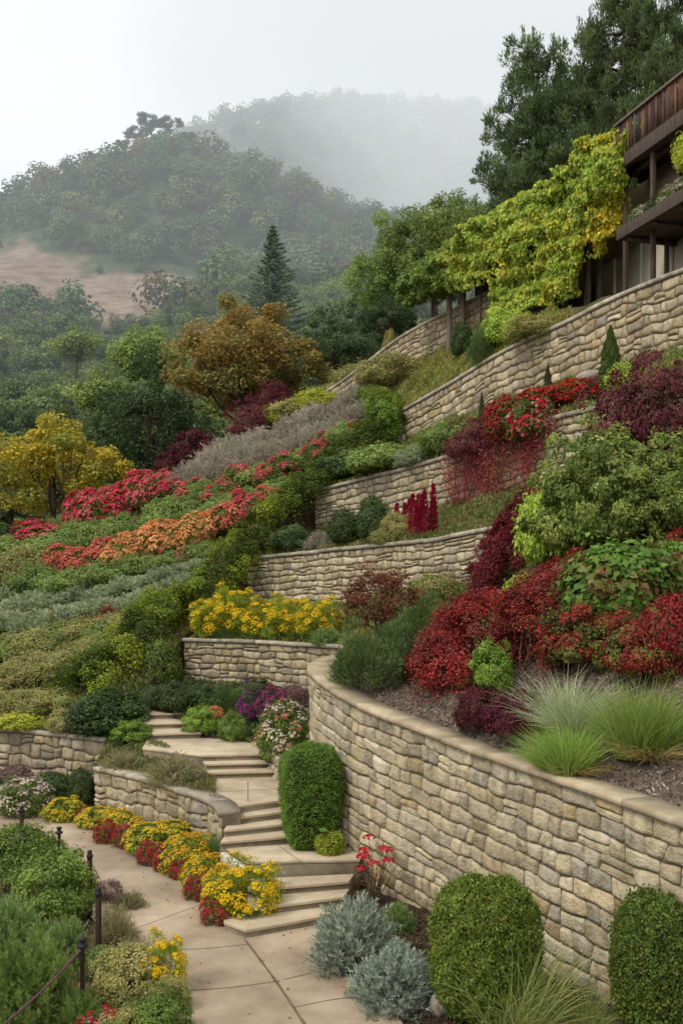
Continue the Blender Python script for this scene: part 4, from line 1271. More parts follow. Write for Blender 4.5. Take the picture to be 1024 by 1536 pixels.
shrub('dark_low', '#3c4a28 #47552e #323f22 #566338', 6500, (.055, .028), .6, 50, .13, seed=15, wild=.1)
shrub('bright', '#6a812f #788e38 #586c27 #869a44', 8000, (.05, .03), .75, 70, .12, seed=16, wild=.14)
shrub('olive', '#86804c #928a52 #777242 #7f834a #99905f', 9500, (.046, .022), .7, 54, .14, seed=17, wild=.08)
shrub('yellowgreen', '#8f9431 #9ea53c #7b8430 #a9a440', 6500, (.055, .03), .7, 50, .14, seed=18)
shrub('slope_mix', '#747a40 #827f48 #8c8253 #6c7039 #928a54', 9500, (.052, .026), .55, 44, .16, seed=19, wild=.08)
shrub('slope_green', '#66773a #728445 #586832 #7f8c4a', 9500, (.052, .026), .6, 44, .16, seed=20, wild=.06)
shrub('red', '#8d1f20 #a32a27 #761a1c #6a1a1c #b03530', 13000, (.036, .022), .72, 90, .1, seed=21, own=.5)
shrub('red2', '#8a2422 #9c302a #74201f #a63c33', 13000, (.036, .022), .7, 80, .11, seed=22, own=.5)
shrub('bright_red', '#a32a2c #b53234 #8c2226 #7f2828 #5d5a2c', 8000, (.045, .026), .7, 60, .13, mat='leaf_red', seed=23)
shrub('burgundy', '#552028 #64262e #471a22 #702f36', 8000, (.038, .022), .7, 60, .12, mat='leaf_red', seed=24, wild=.06)
shrub('wine', '#6a2c34 #7a343b #58252c #82454a #6b4a3c', 8500, (.038, .02), .72, 64, .12, mat='leaf_red', seed=25, wild=.14)
shrub('rust', '#7a3a2c #8a4a38 #6a3427 #6f5a34 #59602f', 7500, (.042, .02), .8, 60, .12, mat='leaf_red', seed=26, wild=.16)
shrub('redgreen', '#566028 #65702f #7a2c24 #8f2f2a #475424', 9000, (.046, .028), .8, 64, .13, mat='leaf', seed=27, own=.7, wild=.08)
shrub('big_leaf', '#4d6827 #597630 #40591f #678438 #6a4a2c', 9500, (.07, .05), .62, 60, .14, seed=28)
shrub('big_green', '#6c7934 #5e6d2e #7c8440 #4e5e27 #8a9148', 20000, (.034, .018), .8, 210, .07, seed=29, wild=.13, lump=.4, own=.7, fl=('#b9bd78 #a9b068', 260, .018, .3), stems=26)
shrub('lime', '#84943a #90a042 #748530 #9dac4c', 6500, (.055, .034), .8, 50, .14, seed=30)
shrub('juniper', '#4d5c32 #5a693a #3f4d2a #6a7644', 9000, (.06, .014), .62, 60, .15, 'narrow', seed=31, wild=.12)
shrub('marigold', '#6d7a2b #7d8a33 #5b6926', 5200, (.05, .02), .66, 50, .14, seed=32, fl=('#d6b428 #dcc038 #c9a526 #cfc04a', 1600, .034, .9, .15))
shrub('marigold_gold', '#74802c #8a8f33 #5f6c26', 5200, (.05, .02), .66, 50, .14, seed=33, fl=('#d9aa22 #d69c1e #dfbb38', 1500, .032, .95, .12))
shrub('red_mound', '#6a6f36 #5a5f2c', 2600, (.06, .024), .7, 40, .15, seed=34, fl=('#a82c3a #98242f #b8434c #882430', 1900, .038, 1, 0.0))
shrub('yellow_bush', '#7c8a30 #6b7a2b #8d9938', 6500, (.05, .018), .8, 50, .14, 'narrow', seed=35, wild=.2, fl=('#dfbc24 #e8ca36 #d6ac1e', 2600, .033, .95, .3))
shrub('white_bush', '#5c6a33 #6a783d #4c5a2a', 7500, (.045, .024), .8, 60, .13, seed=36, fl=('#d8c9bd #e5d8cf #c9b0a6 #bd8f88', 800, .04, .75))
shrub('white_red_bush', '#5c6c30 #6d7d3a #4b5b28', 8500, (.045, .026), .95, 70, .13, seed=37, fl=('#d9cbbd #e2d6c8 #cfa79b #b5583f', 750, .04, .6))
shrub('purple', '#4d5a35 #5d4a52 #3f4c2c', 4200, (.05, .022), .7, 44, .15, seed=38, wild=.1, fl=('#7a2a78 #8d2f7c #5d2470 #a03a7a', 520, .055, .7))
shrub('magenta', '#5a3f48 #6a4650 #4b4a30', 4200, (.05, .022), .7, 44, .15, seed=39, wild=.1, fl=('#9c2f74 #b03a80 #7d2a5c', 420, .05, .6))
shrub('mauve', '#63424a #75505a #544038 #6f5f4c', 4200, (.045, .02), .7, 44, .14, seed=40, wild=.1)
shrub('orange_row', '#66702f #76803a #565f28', 6000, (.052, .026), .62, 40, .16, seed=41, fl=('#dc9458 #e2a462 #d4844c #e4b274 #d47c66', 1900, .058, .92, .12))
shrub('coral_row', '#66702f #76803a #565f28', 6000, (.052, .026), .62, 40, .16, seed=42, fl=('#cc625a #d67466 #c2564e #da8c72', 1700, .058, .88, .12))
shrub('red_row', '#5f6c2f #6f7a38 #525d28', 6000, (.052, .026), .6, 40, .16, seed=43, fl=('#c73f50 #d04e5e #b43446 #d86c76', 1900, .058, .95, .1))
shrub('pink_row', '#5f6c2f #6f7a38 #525d28', 6000, (.052, .026), .66, 40, .16, seed=44, fl=('#c04a54 #cc5c64 #d47678', 800, .056, .62, .25))
shrub('red_climber', '#4d5a26 #5c682e #8f2a2a', 6500, (.05, .03), .75, 54, .14, seed=45, fl=('#b81f28 #c72a32 #a5181f', 900, .055, .7, .2))
shrub('pinkwhite', '#4f5c28 #5d6a30', 5000, (.05, .03), .75, 50, .14, seed=46, fl=('#b8242e #c8303c #c8303c #a81f2a #dcc0c0', 700, .06, .7, .1))
grass('grass_green', '#74883c #829646 #637832 #8c9a55 #566a2e', 2600, .7, .008, .5, .7, 47, dry='#8a7a4c #9d8d5e')
grass('grass_grey', '#8d9670 #9ca57e #7a835f #a8ad88', 1300, .8, .009, .9, .9, 48, dry='#8a6a45 #9d7d55')
grass('grass_fore', '#8a9455 #78844a #9ca266 #68743c', 800, .9, .008, .55, 1.1, 49, dry='#8f7f55 #a2946a')
grass('grass_blue', '#5f7a4a #6d8854 #52693f', 700, .7, .014, .35, .6, 50)
column('cypress', '#45552a #526332 #38471f #5f6f3a', 9000, (.12, .05), 3.0, 51)
column('cypress_thin', '#4a4030 #5a4d3a #3c3a28 #55603a', 4500, (.14, .05), 4.2, 52, 1.1)


def red_spire():
    r = np.random.default_rng(53); mb = MB(); fb = MB(); n = 2200
    for k in range(5):
        x, y = r.normal(0, .2, 2); hh = r.uniform(1.0, 1.7); m = n // 5
        t = r.random(m) ** .8; th = r.uniform(0, 6.28, m); rr = .16 * (1 - t) ** .5 * np.sqrt(r.random(m)) + .02
        Pp = np.stack([x + np.cos(th) * rr, y + np.sin(th) * rr, .15 + t * (hh - .15)], 1)
        d = np.stack([np.cos(th), np.sin(th), .8 + 0 * th], 1)
        leaves(fb, Pp, d, rdir(m, r), .08, .055, mixcol(pal('#b32b45 #a3223a #8e1d33'), r.integers(0, 3, m), r, m))
        mb.tube([(x * .5, y * .5, -.05), (x, y, hh * .9)], [.014, .006], 5, H('#5d4a30'))
    PROTO['spire'] = Proto(1.7, flowers=fb.mesh('flowers', 'petal'), stems=mb.mesh('stems', 'stem'))


red_spire()


def twig_flower():
    """Bare twiggy plant with a few pink-red flower heads at the tips."""
    r = np.random.default_rng(54); sb = MB(); fb = MB(); lb = MB()
    for k in range(26):
        a = r.uniform(0, 6.28); e = np.array([math.cos(a) * r.uniform(.15, .5), math.sin(a) * r.uniform(.15, .5), r.uniform(.6, 1.15)])
        q = crom([(r.normal(0, .03), r.normal(0, .03), 0), e * [.35, .35, .5] + r.normal(0, .04, 3), e], 7)
        sb.tube(q, np.linspace(.011, .004, 7), 5, H('#6d5a48'))
        m = 9; i = r.integers(2, 7, m)
        leaves(lb, q[i] + r.normal(0, .03, (m, 3)), rdir(m, r), rdir(m, r), .05, .022, mixcol(pal('#6d7042 #7d6a48 #8a5a4a'), r.integers(0, 3, m), r, m))
        if k < 9:
            c = e + [0, 0, .02]; g = rdir(34, r); g[:, 2] = np.abs(g[:, 2])
            rosettes(fb, c + g * [.1, .1, .05], g, .045, mixcol(pal('#b8243a #c9354a #d04a5c'), r.integers(0, 3, 34), r, 34), r)
    PROTO['twig'] = Proto(1.2, stems=sb.mesh('stems', 'stem'), foliage=lb.mesh('foliage', 'leaf'), flowers=fb.mesh('flowers', 'petal'))


twig_flower()


def broadleaf():
    r = np.random.default_rng(55); lb = MB(); sb = MB()
    for k in range(16):
        a = r.uniform(0, 6.28); rr = r.uniform(.1, .42); c = np.array([math.cos(a) * rr, math.sin(a) * rr, r.uniform(.3, .8)])
        sb.tube([(0, 0, 0), c * [.5, .5, .8], c], [.012, .008, .006], 5, H('#6d8a3a'))
        n = unit(np.array([math.cos(a) * .5, math.sin(a) * .5, 1]) + r.normal(0, .2, 3)); ax = unit(np.cross(np.cross(n, [math.cos(a), math.sin(a), 0]), n)); sd = np.cross(n, ax)
        s = r.uniform(.14, .22); m = 14; th = np.linspace(0, 6.283, m, endpoint=False)
        ring = c + (np.cos(th)[:, None] * ax * 1.1 + np.sin(th)[:, None] * sd) * s * (1 - .25 * np.maximum(0, -np.cos(th))[:, None] ** 4) + n * (.02 * np.cos(th * 5))[:, None]
        V = np.concatenate([[c - n * .03], ring]); F = [[0, 1 + i, 1 + (i + 1) % m] for i in range(m)]
        lb.add(V, F, H('#5f8a3c') * r.uniform(.8, 1.2))
    PROTO['broad'] = Proto(.9, leaves=lb.mesh('leaves', 'leaf', True), stems=sb.mesh('stems', 'stem'))


broadleaf()

def ordn(i, n):
    w_ = ['first', 'second', 'third', 'fourth', 'fifth', 'sixth', 'seventh', 'eighth', 'ninth', 'tenth', 'eleventh', 'twelfth', 'thirteenth', 'fourteenth']
    return w_[i]


def band(keys, line, n, w_, h_, desc, cat, group, v_off=0, seed=0):
    r = np.random.default_rng(seed)
    pts = crom([(u, v, 0) for u, v in line], n)
    for i in range(n):
        u, v = pts[i, 0] + r.normal(0, 3), pts[i, 1] + r.normal(0, 3)
        f = 1.1 - .25 * i / n
        put(keys[i % len(keys)] if n > 1 else keys[0], u, v + v_off, w_ * f * r.uniform(.88, 1.15), h_ * f * r.uniform(.85, 1.15), f'{ordn(i, n)} {desc}, from the left', cat, None, group)


# ------------------------------------------------------------------ foreground right
put('box_round', 726, 1524, 150, 206, 'round clipped box bush at the bottom centre, beside the silver bushes', 'box bush')
put('box_side', 1006, 1560, 168, 218, 'clipped box bush cut off by the right edge of the photo, against the foreground wall', 'box bush')
put('box_tall', 466, 1268, 94, 148, 'tall flat-topped clipped hedge bush beside the middle steps', 'box bush', Y=17.35, rot=.2)
put('box_small', 495, 1279, 38, 32, 'tiny yellow-green clipped bush at the foot of the tall clipped hedge', 'box bush', Y=16.9)
put('broad', 481, 1276, 42, 42, 'broad round-leaved plant between the tall clipped hedge and the tiny yellow-green bush', 'plant', Y=16.95)
put('silver', 532, 1448, 172, 138, 'silver-grey feathery bush nearer the steps', 'bush')
put('silver_low', 592, 1505, 172, 122, 'silver-grey feathery bush at the path edge, nearer the camera', 'bush')
put('feather2', 598, 1395, 66, 60, 'soft green feathery plant behind the silver bushes against the wall', 'plant')
put('twig', 562, 1355, 88, 104, 'twiggy plant with pink-red flower heads in front of the big wall', 'flowering plant')
put('grass_fore', 790, 1548, 175, 170, 'loose green grass tuft in front of the clipped box bush', 'grass tuft')
put('grass_fore', 870, 1545, 110, 80, 'short sparse grass between the two clipped box bushes', 'grass tuft')
put('red_climber', 812, 1436, 34, 50, 'small red-flowered plant at the wall beside the round clipped bush', 'flowering plant')
put('redgreen', 840, 1530, 60, 56, 'low reddish-green plant at the foot of the wall near the right corner', 'plant')

# ------------------------------------------------------------------ foreground left bed
put('feather', 46, 1543, 205, 200, 'large feathery green bush filling the lower left corner', 'bush')
put('feather', 120, 1556, 110, 96, 'feathery green bush behind the nearest iron post', 'bush')
put('feather2', 15, 1440, 150, 130, 'pale green feathery bush at the left edge, above the lower left corner', 'bush')
put('green2', 78, 1380, 128, 110, 'rounded fresh green shrub beside the iron post with stays', 'shrub')
put('green', 25, 1325, 104, 92, 'mid-green shrub at the left edge by the bend of the path', 'shrub')
put('green2', 70, 1310, 70, 60, 'small light green shrub next to the slim flat-capped post', 'shrub')
put('mauve', 8, 1378, 48, 62, 'dusky pink-brown shrub at the left edge', 'shrub')
put('brush', 172, 1412, 86, 82, 'dry brown brush around the second iron post', 'brush')
put('mauve', 165, 1352, 44, 36, 'small dark reddish dry plant at the path edge beside the stayed post', 'plant')
put('greybrush', 222, 1458, 84, 46, 'grey-violet dry brush beside the yellow-flowered plant', 'brush')
put('olive', 196, 1490, 110, 70, 'dull olive low shrub below the second post', 'shrub')
put('yellow_bush', 246, 1490, 62, 78, 'single yellow-flowered plant at the path edge in the lower left', 'flowering plant')
put('green2', 232, 1560, 110, 70, 'leafy green plant at the path edge at the bottom of the photo', 'plant')
put('pinkwhite', 150, 1572, 70, 62, 'plant with two red flower heads at the bottom left', 'flowering plant')
put('olive', 185, 1575, 90, 60, 'olive-green low plant at the bottom, right of the red flower heads', 'plant')
put('brush', 195, 1362, 70, 40, 'thin dry straw plant leaning over the path', 'brush')

put('feather2', 95, 1445, 110, 96, 'fresh green feathery bush behind the large one, near the second post', 'bush')
put('feather', 175, 1600, 120, 90, 'feathery green growth at the bottom edge left of the red flower heads', 'bush')
put('brush', 205, 1440, 70, 50, 'straw-brown brush between the second post and the path', 'brush')
put('feather2', 152, 1462, 80, 60, 'soft green feathery plant at the foot of the nearest posts', 'plant')
put('olive', 255, 1515, 60, 50, 'olive leafy plant under the single yellow-flowered plant', 'plant')
put('green2', 120, 1345, 54, 44, 'small light green plant by the stayed post', 'plant')

# far left bed
put('white_bush', 38, 1222, 88, 58, 'white-flowering bush at the far left beside the path', 'flowering shrub')
put('dark', 78, 1206, 62, 52, 'dark green shrub right of the white-flowering bush', 'shrub')
put('dark', 123, 1218, 44, 70, 'tall dark green bush at the left end of the curved wall', 'bush')
put('mauve', 22, 1186, 60, 42, 'leafless mauve-brown shrub against the far left wall', 'shrub')
put('dark_low', 6, 1206, 50, 40, 'low dark plant at the left edge below the far wall', 'plant')
put('green', 100, 1190, 40, 30, 'small green plant between the dark shrub and the tall dark bush', 'plant')

# flower border along the path
border = [('marigold', 97, 1230, 54, 36, 'yellow', 'the far end of the border, left of the tall dark bush'), ('red_mound', 76, 1226, 16, 20, 'red', 'the left tip of the far yellow mound'),
          ('marigold', 150, 1240, 60, 32, 'yellow', 'the left end of the curved wall'), ('red_mound', 128, 1237, 22, 24, 'red', 'the gap between the first two yellow mounds'),
          ('marigold_gold', 182, 1255, 62, 40, 'golden', 'the middle of the curved wall'), ('red_mound', 160, 1264, 32, 30, 'red', 'the front of the first golden mound'), ('red_mound', 190, 1272, 32, 32, 'red', 'the path edge right of its twin red mound'),
          ('marigold', 232, 1280, 76, 48, 'yellow', 'the foot of the curved wall where the border widens'), ('marigold', 268, 1268, 66, 40, 'yellow-green', 'the base of the wall below the blue-green grass'), ('red_mound', 226, 1297, 32, 32, 'crimson', 'the front of the border, left of two others'),
          ('red_mound', 252, 1308, 34, 36, 'crimson', 'the middle of the front edge of the border'), ('red_mound', 270, 1318, 26, 26, 'dusky red', 'the path edge just before the border turns to the steps'),
          ('marigold_gold', 278, 1308, 70, 56, 'golden', 'the bend of the border'), ('marigold', 303, 1292, 54, 44, 'yellow', 'the bend of the border, behind the golden mound'), ('marigold_gold', 308, 1338, 64, 56, 'golden', 'the border above the lowest step'),
          ('red_mound', 300, 1350, 34, 34, 'dull orange-red', 'the path edge near the steps'), ('red_mound', 326, 1386, 38, 40, 'bright red', 'the left corner of the lowest step'), ('marigold_gold', 338, 1362, 66, 62, 'orange-yellow', 'the left corner of the steps'),
          ('yellow_bush', 370, 1378, 84, 76, 'large bright yellow', 'the lowest steps, spilling over their left side')]
for k, u, v, w_, h_, c, where in border:
    g_ = 1.34 if k == 'red_mound' else 1.16
    put(k, u, v, w_ * g_, h_ * (g_ - .16), f'{c} flower mound at {where}', 'flower mound', 'flower_mound', 'flower mounds along the path border')
put('grass_blue', 322, 1300, 44, 66, 'blue-green grass clump at the end of the curved wall', 'grass tuft')
put('grass_blue', 296, 1262, 50, 34, 'low fresh green grass clump at the foot of the curved wall', 'grass tuft')

# on the curved wall and along the stairs
put('brush', 186, 1160, 100, 52, 'brown-green brushy shrub on top of the curved wall, left one', 'shrub', Y=21.9)
put('brush', 262, 1176, 120, 66, 'brown-grey wiry shrub on the curved wall beside the short flight', 'shrub', Y=20.4)
put('dark', 162, 1104, 118, 74, 'dense dark green shrub left of the uppermost steps', 'shrub', Y=25.0)
put('bright', 201, 1112, 62, 30, 'small bright green shrub at the foot of the uppermost steps', 'shrub', Y=23.9)
put('green', 236, 1032, 74, 76, 'leafy green shrub at the left end of the terrace wall by the top steps', 'shrub', Y=28.4)
put('green', 205, 1046, 60, 60, 'leafy green shrub overhanging the top of the uppermost steps', 'shrub', Y=28.8)
put('yellowgreen', 30, 1092, 90, 26, 'yellow-green low plant on top of the far left wall', 'plant')
put('olive', 105, 1098, 70, 34, 'olive shrub on the far left wall beside the dark green shrub', 'shrub')
put('dark_low', 262, 1064, 66, 42, 'dark green perennial right of the uppermost steps', 'plant')
put('dark_low', 305, 1064, 60, 36, 'dull green perennial below the terrace wall', 'plant')
put('juniper', 340, 1068, 56, 36, 'grey-green spreading plant below the terrace wall, left of the purple flowers', 'plant')
put('bright', 302, 1100, 52, 38, 'light green leafy plant left of the white stone ornament', 'plant')
put('green2', 350, 1112, 44, 44, 'green trailing plant right of the white stone ornament', 'plant')
put('orange_row', 322, 1078, 26, 20, 'tiny orange-flowered plant above the white stone ornament', 'flowering plant')
put('purple', 374, 1084, 44, 48, 'violet flowering plant above the small boulder wall', 'flowering plant')
put('magenta', 407, 1082, 48, 50, 'magenta flowering plant right of the violet one', 'flowering plant')
put('mauve', 440, 1068, 60, 46, 'dusky mauve shrub tucked against the terrace wall by the curved wall end', 'shrub')
put('dark_low', 385, 1048, 60, 30, 'low dark plant at the base of the terrace wall behind the violet flowers', 'plant')
put('white_red_bush', 430, 1152, 92, 104, 'tall white-flowering shrub between the stairs and the big curved wall', 'flowering shrub')
put('white_bush', 412, 1178, 40, 40, 'small white-flowering plant over the boulder beside the middle landing', 'flowering plant')
put('broad', 452, 1128, 46, 40, 'pale broad-leaved plant beside the tall white-flowering shrub', 'plant')

# yellow flower bed behind the terrace wall
for i, (u, v, w_, h_, where) in enumerate([(318, 957, 60, 52, 'left end'), (352, 955, 64, 64, 'left half, its tallest plant'), (395, 957, 66, 50, 'middle'), (435, 957, 68, 54, 'middle right'), (480, 958, 66, 52, 'right part')]):
    put('yellow_bush', u, v, w_, h_, f'yellow-flowered plant in the bed on the terrace wall, {where}', 'flowering plant', None, 'yellow flowers on the terrace wall')
put('feather2', 492, 966, 70, 36, 'soft grey-green plant at the right end of the yellow flower bed', 'plant')
put('feather2', 340, 958, 60, 26, 'low feathery green plant under the yellow flowers', 'plant')
put('rust', 572, 948, 120, 92, 'rust-red airy shrub below the second terrace wall', 'shrub')

# ------------------------------------------------------------------ the big bed on the right
put('juniper', 560, 1030, 122, 82, 'dark green spreading juniper at the end of the big curved wall', 'shrub')
put('juniper', 640, 975, 110, 70, 'mid-green spreading juniper behind the front red cascade', 'shrub')
def cascade(label, pts, wd, ht, colors, n, seed, leaf=(.05, .03), clr=.24, ncl=110):
    hedge('red_shrub', label, 'red shrub', gline(pts, -.05), wd, ht, colors, n, leaf, clr, ncl, seed, own=.55, mat='leaf_red')


RED, BRICK, DRED = '#8a2427 #9c302e #741f22 #642824 #ae423d #744834', '#90322a #a03e35 #7a2a24 #ae5146 #704834', '#702225 #822a2c #5d1d20 #94383a #553028'
cascade('crimson shrub mass sweeping down to the mulch, lowest and leftmost red cascade', [(622, 1040), (655, 1030), (700, 1010), (738, 975)], [1.3, 1.7, 1.9, 1.4], [.75, 1.1, 1.25, 1.0], RED, 30000, 201)
cascade('brick-red shrub mass in the middle of the slope, above the bright green seedling', [(775, 1012), (808, 985), (842, 945), (868, 905)], [1.5, 1.9, 1.9, 1.4], [1.0, 1.25, 1.25, .9], BRICK, 30000, 202)
cascade('dark red shrub mass climbing from the rust shrub towards the hanging creeper', [(712, 900), (745, 875), (775, 845), (800, 800)], [1.4, 1.9, 1.9, 1.4], [.9, 1.3, 1.4, 1.0], DRED, 26000, 203, (.055, .034))
cascade('small dark red shrub peeping out above the big green shrub', [(806, 782), (835, 760)], [1.2, 1.2], [.8, .8], DRED, 7000, 204, (.055, .034), ncl=30)
put('bright', 738, 1036, 62, 70, 'bright green seedling shrub between the two red cascades', 'shrub')
put('redgreen', 700, 1030, 50, 44, 'low olive and red plant between the front cascade and the bright green seedling', 'plant')
put('lime', 790, 925, 80, 66, 'lime-green leafy shrub between the two red cascades', 'shrub')
put('lime', 830, 850, 110, 130, 'lime-green tall shrub at the left side of the big green shrub', 'shrub')
put('burgundy', 716, 1095, 72, 66, 'dark burgundy low shrub on the mulch, left one', 'shrub')
put('burgundy', 776, 1106, 104, 72, 'dark burgundy low shrub on the mulch, right and larger one', 'shrub')
put('grass_grey', 858, 1092, 150, 100, 'arching grey-green ornamental grass above the burgundy shrubs', 'grass tuft')
put('grass_green', 862, 1155, 140, 72, 'fresh green grass tuft on the mulch near the coping', 'grass tuft')
put('grass_green', 978, 1135, 160, 112, 'tall fresh green grass tuft at the right edge', 'grass tuft')
put('big_green', 905, 850, 215, 205, 'big yellow-green shrub with pale flower sprays in the middle right', 'shrub')
put('big_green', 1000, 815, 160, 150, 'yellow-green shrub at the right edge behind the big one', 'shrub')
put('big_leaf', 930, 945, 190, 125, 'large-leaved bright green shrub below the big yellow-green shrub', 'shrub')
put('big_leaf', 1010, 905, 100, 90, 'large-leaved green shrub cut off by the right edge', 'shrub')
put('redgreen', 880, 1002, 130, 92, 'mixed green and red leafy shrub below the large-leaved shrub', 'shrub')
put('redgreen', 960, 1020, 120, 100, 'mixed red and green shrub behind the tall green grass', 'shrub')
put('red2', 905, 985, 70, 60, 'small red shrub among mixed foliage right of the second cascade', 'shrub', 'red_shrub')
put('bright_red', 1008, 1005, 100, 120, 'bright red shrub at the right edge above the green grass', 'shrub')
put('bright_red', 1015, 850, 50, 60, 'bright red shrub at the right edge below the yellow-green shrub', 'shrub')
put('rust', 690, 872, 100, 92, 'airy green and rust shrub under the hanging creeper', 'shrub')
put('redgreen', 662, 850, 54, 60, 'thin reddish trailing shrub at the right end of the second terrace wall', 'shrub')
put('slope_mix', 655, 905, 80, 40, 'low brown-green plant at the foot of the second terrace wall', 'plant')
put('bright_red', 970, 690, 90, 62, 'bright red flowering shrub below the burgundy thicket', 'shrub')
put('redgreen', 880, 672, 70, 50, 'orange-tinged red shrub left of the bright red one', 'shrub')
put('wine', 932, 688, 110, 118, 'burgundy thicket covering the right part of the third wall', 'shrub', Y=23.9)
put('wine', 985, 672, 120, 126, 'larger burgundy thicket at the right edge over the third wall', 'shrub', Y=22.9)
put('wine', 1015, 606, 90, 60, 'burgundy bush at the right edge under the house wall', 'shrub', Y=24)
put('burgundy', 920, 640, 60, 60, 'dark burgundy bush beside the largest cypress', 'shrub')
put('lime', 940, 592, 66, 50, 'yellow-green bush right of the largest cypress', 'shrub')

# upper bed (between second and third walls)
put('dark', 518, 818, 56, 58, 'dark green shrub in front of the third wall, left one', 'shrub')
put('dark', 560, 812, 54, 72, 'taller dark green shrub in front of the third wall', 'shrub')
put('olive', 598, 810, 56, 40, 'straw-coloured low plant left of the crimson spires', 'plant')
put('spire', 613, 806, 40, 74, 'crimson flower spires, shorter left clump', 'flowering plant')
put('spire', 640, 806, 46, 92, 'crimson flower spires, taller right clump', 'flowering plant')
put('greybrush', 480, 822, 60, 36, 'grey brush at the left end of the upper bed', 'brush')
put('dark_low', 440, 826, 76, 36, 'dull green low shrub on the left end of the second wall', 'shrub')
put('slope_mix', 585, 816, 60, 24, 'low brown-green filler plant in the upper bed', 'plant')

# high bed (between third and fourth walls)
put('sage', 628, 698, 90, 44, 'grey-green soft shrub at the foot of the high wall', 'shrub')
put('slope_green', 575, 708, 110, 40, 'green low shrub at the left end of the high bed', 'shrub')
put('dark_low', 520, 722, 100, 40, 'dull green shrub above the left end of the third wall', 'shrub')
put('slope_green', 672, 680, 80, 46, 'green feathery shrub beside the thin brown cypress', 'shrub')
put('cypress_thin', 722, 664, 15, 78, 'thin brownish cypress spire, leftmost of the three', 'cypress', Y=31.2)
put('cypress_thin', 821, 606, 16, 62, 'small dark cypress spire, middle one of the three', 'cypress')
put('cypress', 915, 592, 34, 104, 'largest cypress, standing before the house wall', 'cypress')
put('red_climber', 766, 664, 84, 70, 'red-flowered shrub spilling over the coping of the third wall', 'flowering shrub', Y=28.9)
put('pinkwhite', 800, 668, 82, 76, 'red and white rose-like shrub above the hanging creeper', 'flowering shrub', Y=27.9)
put('red_climber', 810, 632, 90, 52, 'red-flowered shrub behind the rose-like shrub', 'flowering shrub')
put('red_climber', 860, 612, 90, 46, 'red-flowered low shrub on the coping left of the largest cypress', 'flowering shrub')
put('wine', 712, 694, 84, 58, 'dark wine-red shrub at the start of the hanging creeper', 'shrub', Y=30.1)
put('wine', 742, 678, 66, 52, 'dusky wine-red shrub on the coping between creeper and rose-like shrub', 'shrub', Y=29.6)

# top bed
put('bright', 572, 668, 58, 66, 'bright green shrub at the left end of the high wall', 'shrub')
put('slope_green', 600, 622, 70, 40, 'green shrub on the coping at the left end of the high wall', 'shrub')
put('green', 648, 608, 110, 66, 'bright mid-green shrub along the coping of the high wall', 'shrub')
put('slope_green', 690, 575, 70, 44, 'green shrub right of the mid-green one on the high wall', 'shrub')
put('dark', 654, 528, 26, 30, 'small round dark bush against the topmost wall', 'bush')
put('dark', 693, 536, 36, 54, 'dark upright bush against the topmost wall', 'bush')
put('juniper', 722, 550, 40, 60, 'blue-green bush beside the foot of the yellow vine', 'bush')
put('olive', 590, 580, 110, 44, 'olive and tan shrub in the middle of the top bed', 'shrub')
put('slope_mix', 545, 590, 90, 40, 'tan-green shrub at the base of the topmost wall', 'shrub')
put('olive', 800, 510, 90, 34, 'orange-tinged low shrub on the coping under the vine', 'shrub')
band(['greybrush'], [(300, 738), (360, 722), (430, 692), (500, 662), (552, 632)], 10, 104, 56, 'leafless grey brush patch in the lower row of the grey band', 'brush', 'lower grey brush on the upper slope', 0, 41)
band(['greybrush'], [(330, 714), (390, 690), (450, 662), (510, 632), (556, 606)], 9, 100, 54, 'leafless grey brush patch in the upper row of the grey band', 'brush', 'upper grey brush on the upper slope', 0, 42)
band(['yellowgreen', 'olive'], [(425, 640), (475, 618), (520, 600), (560, 584)], 6, 66, 32, 'yellow-green low shrub between the grey brush and the topmost wall', 'shrub', 'yellow-green shrubs under the topmost wall', 0, 43)
for i, (u, v, w_, h_) in enumerate([(262, 722, 66, 44), (298, 706, 86, 60), (378, 668, 70, 66), (412, 622, 60, 50), (398, 645, 44, 40)]):
    put(['burgundy', 'burgundy', 'wine', 'burgundy', 'wine'][i], u, v, w_, h_, 'burgundy shrub ' + ['lowest on the ridge line, at the lower left end of the group', 'on the ridge line, below a bare bit of wall', 'in the middle of the ridge line, lighter wine red', 'at the top of the ridge line against the orange tree', 'between the wine-red and the topmost burgundy shrubs'][i], 'shrub', 'burgundy_shrub', 'burgundy shrubs on the ridge line')
for i, (k, u, v, w_, h_, c) in enumerate([('yellowgreen', 545, 528, 44, 36, 'yellow-green bush on the topmost wall, left one'), ('yellowgreen', 578, 512, 40, 38, 'yellow-green bush on the topmost wall, middle one'), ('lime', 603, 496, 36, 40, 'pale yellow bush on the topmost wall'), ('sage', 628, 482, 40, 34, 'grey-green bush on the topmost wall below the trees'), ('grass_blue', 650, 470, 44, 34, 'green grassy clump on the topmost wall by the pergola'), ('dark', 490, 580, 30, 44, 'dark bush hanging over the lower end of the topmost wall'), ('olive', 585, 540, 24, 44, 'small plant trailing down the topmost wall'), ('yellowgreen', 520, 545, 36, 28, 'small yellow-green bush on the topmost wall, lowest of the row'), ('slope_green', 610, 478, 60, 40, 'green shrub behind the topmost wall')]):
    put(k, u, v, w_, h_, c, 'bush')

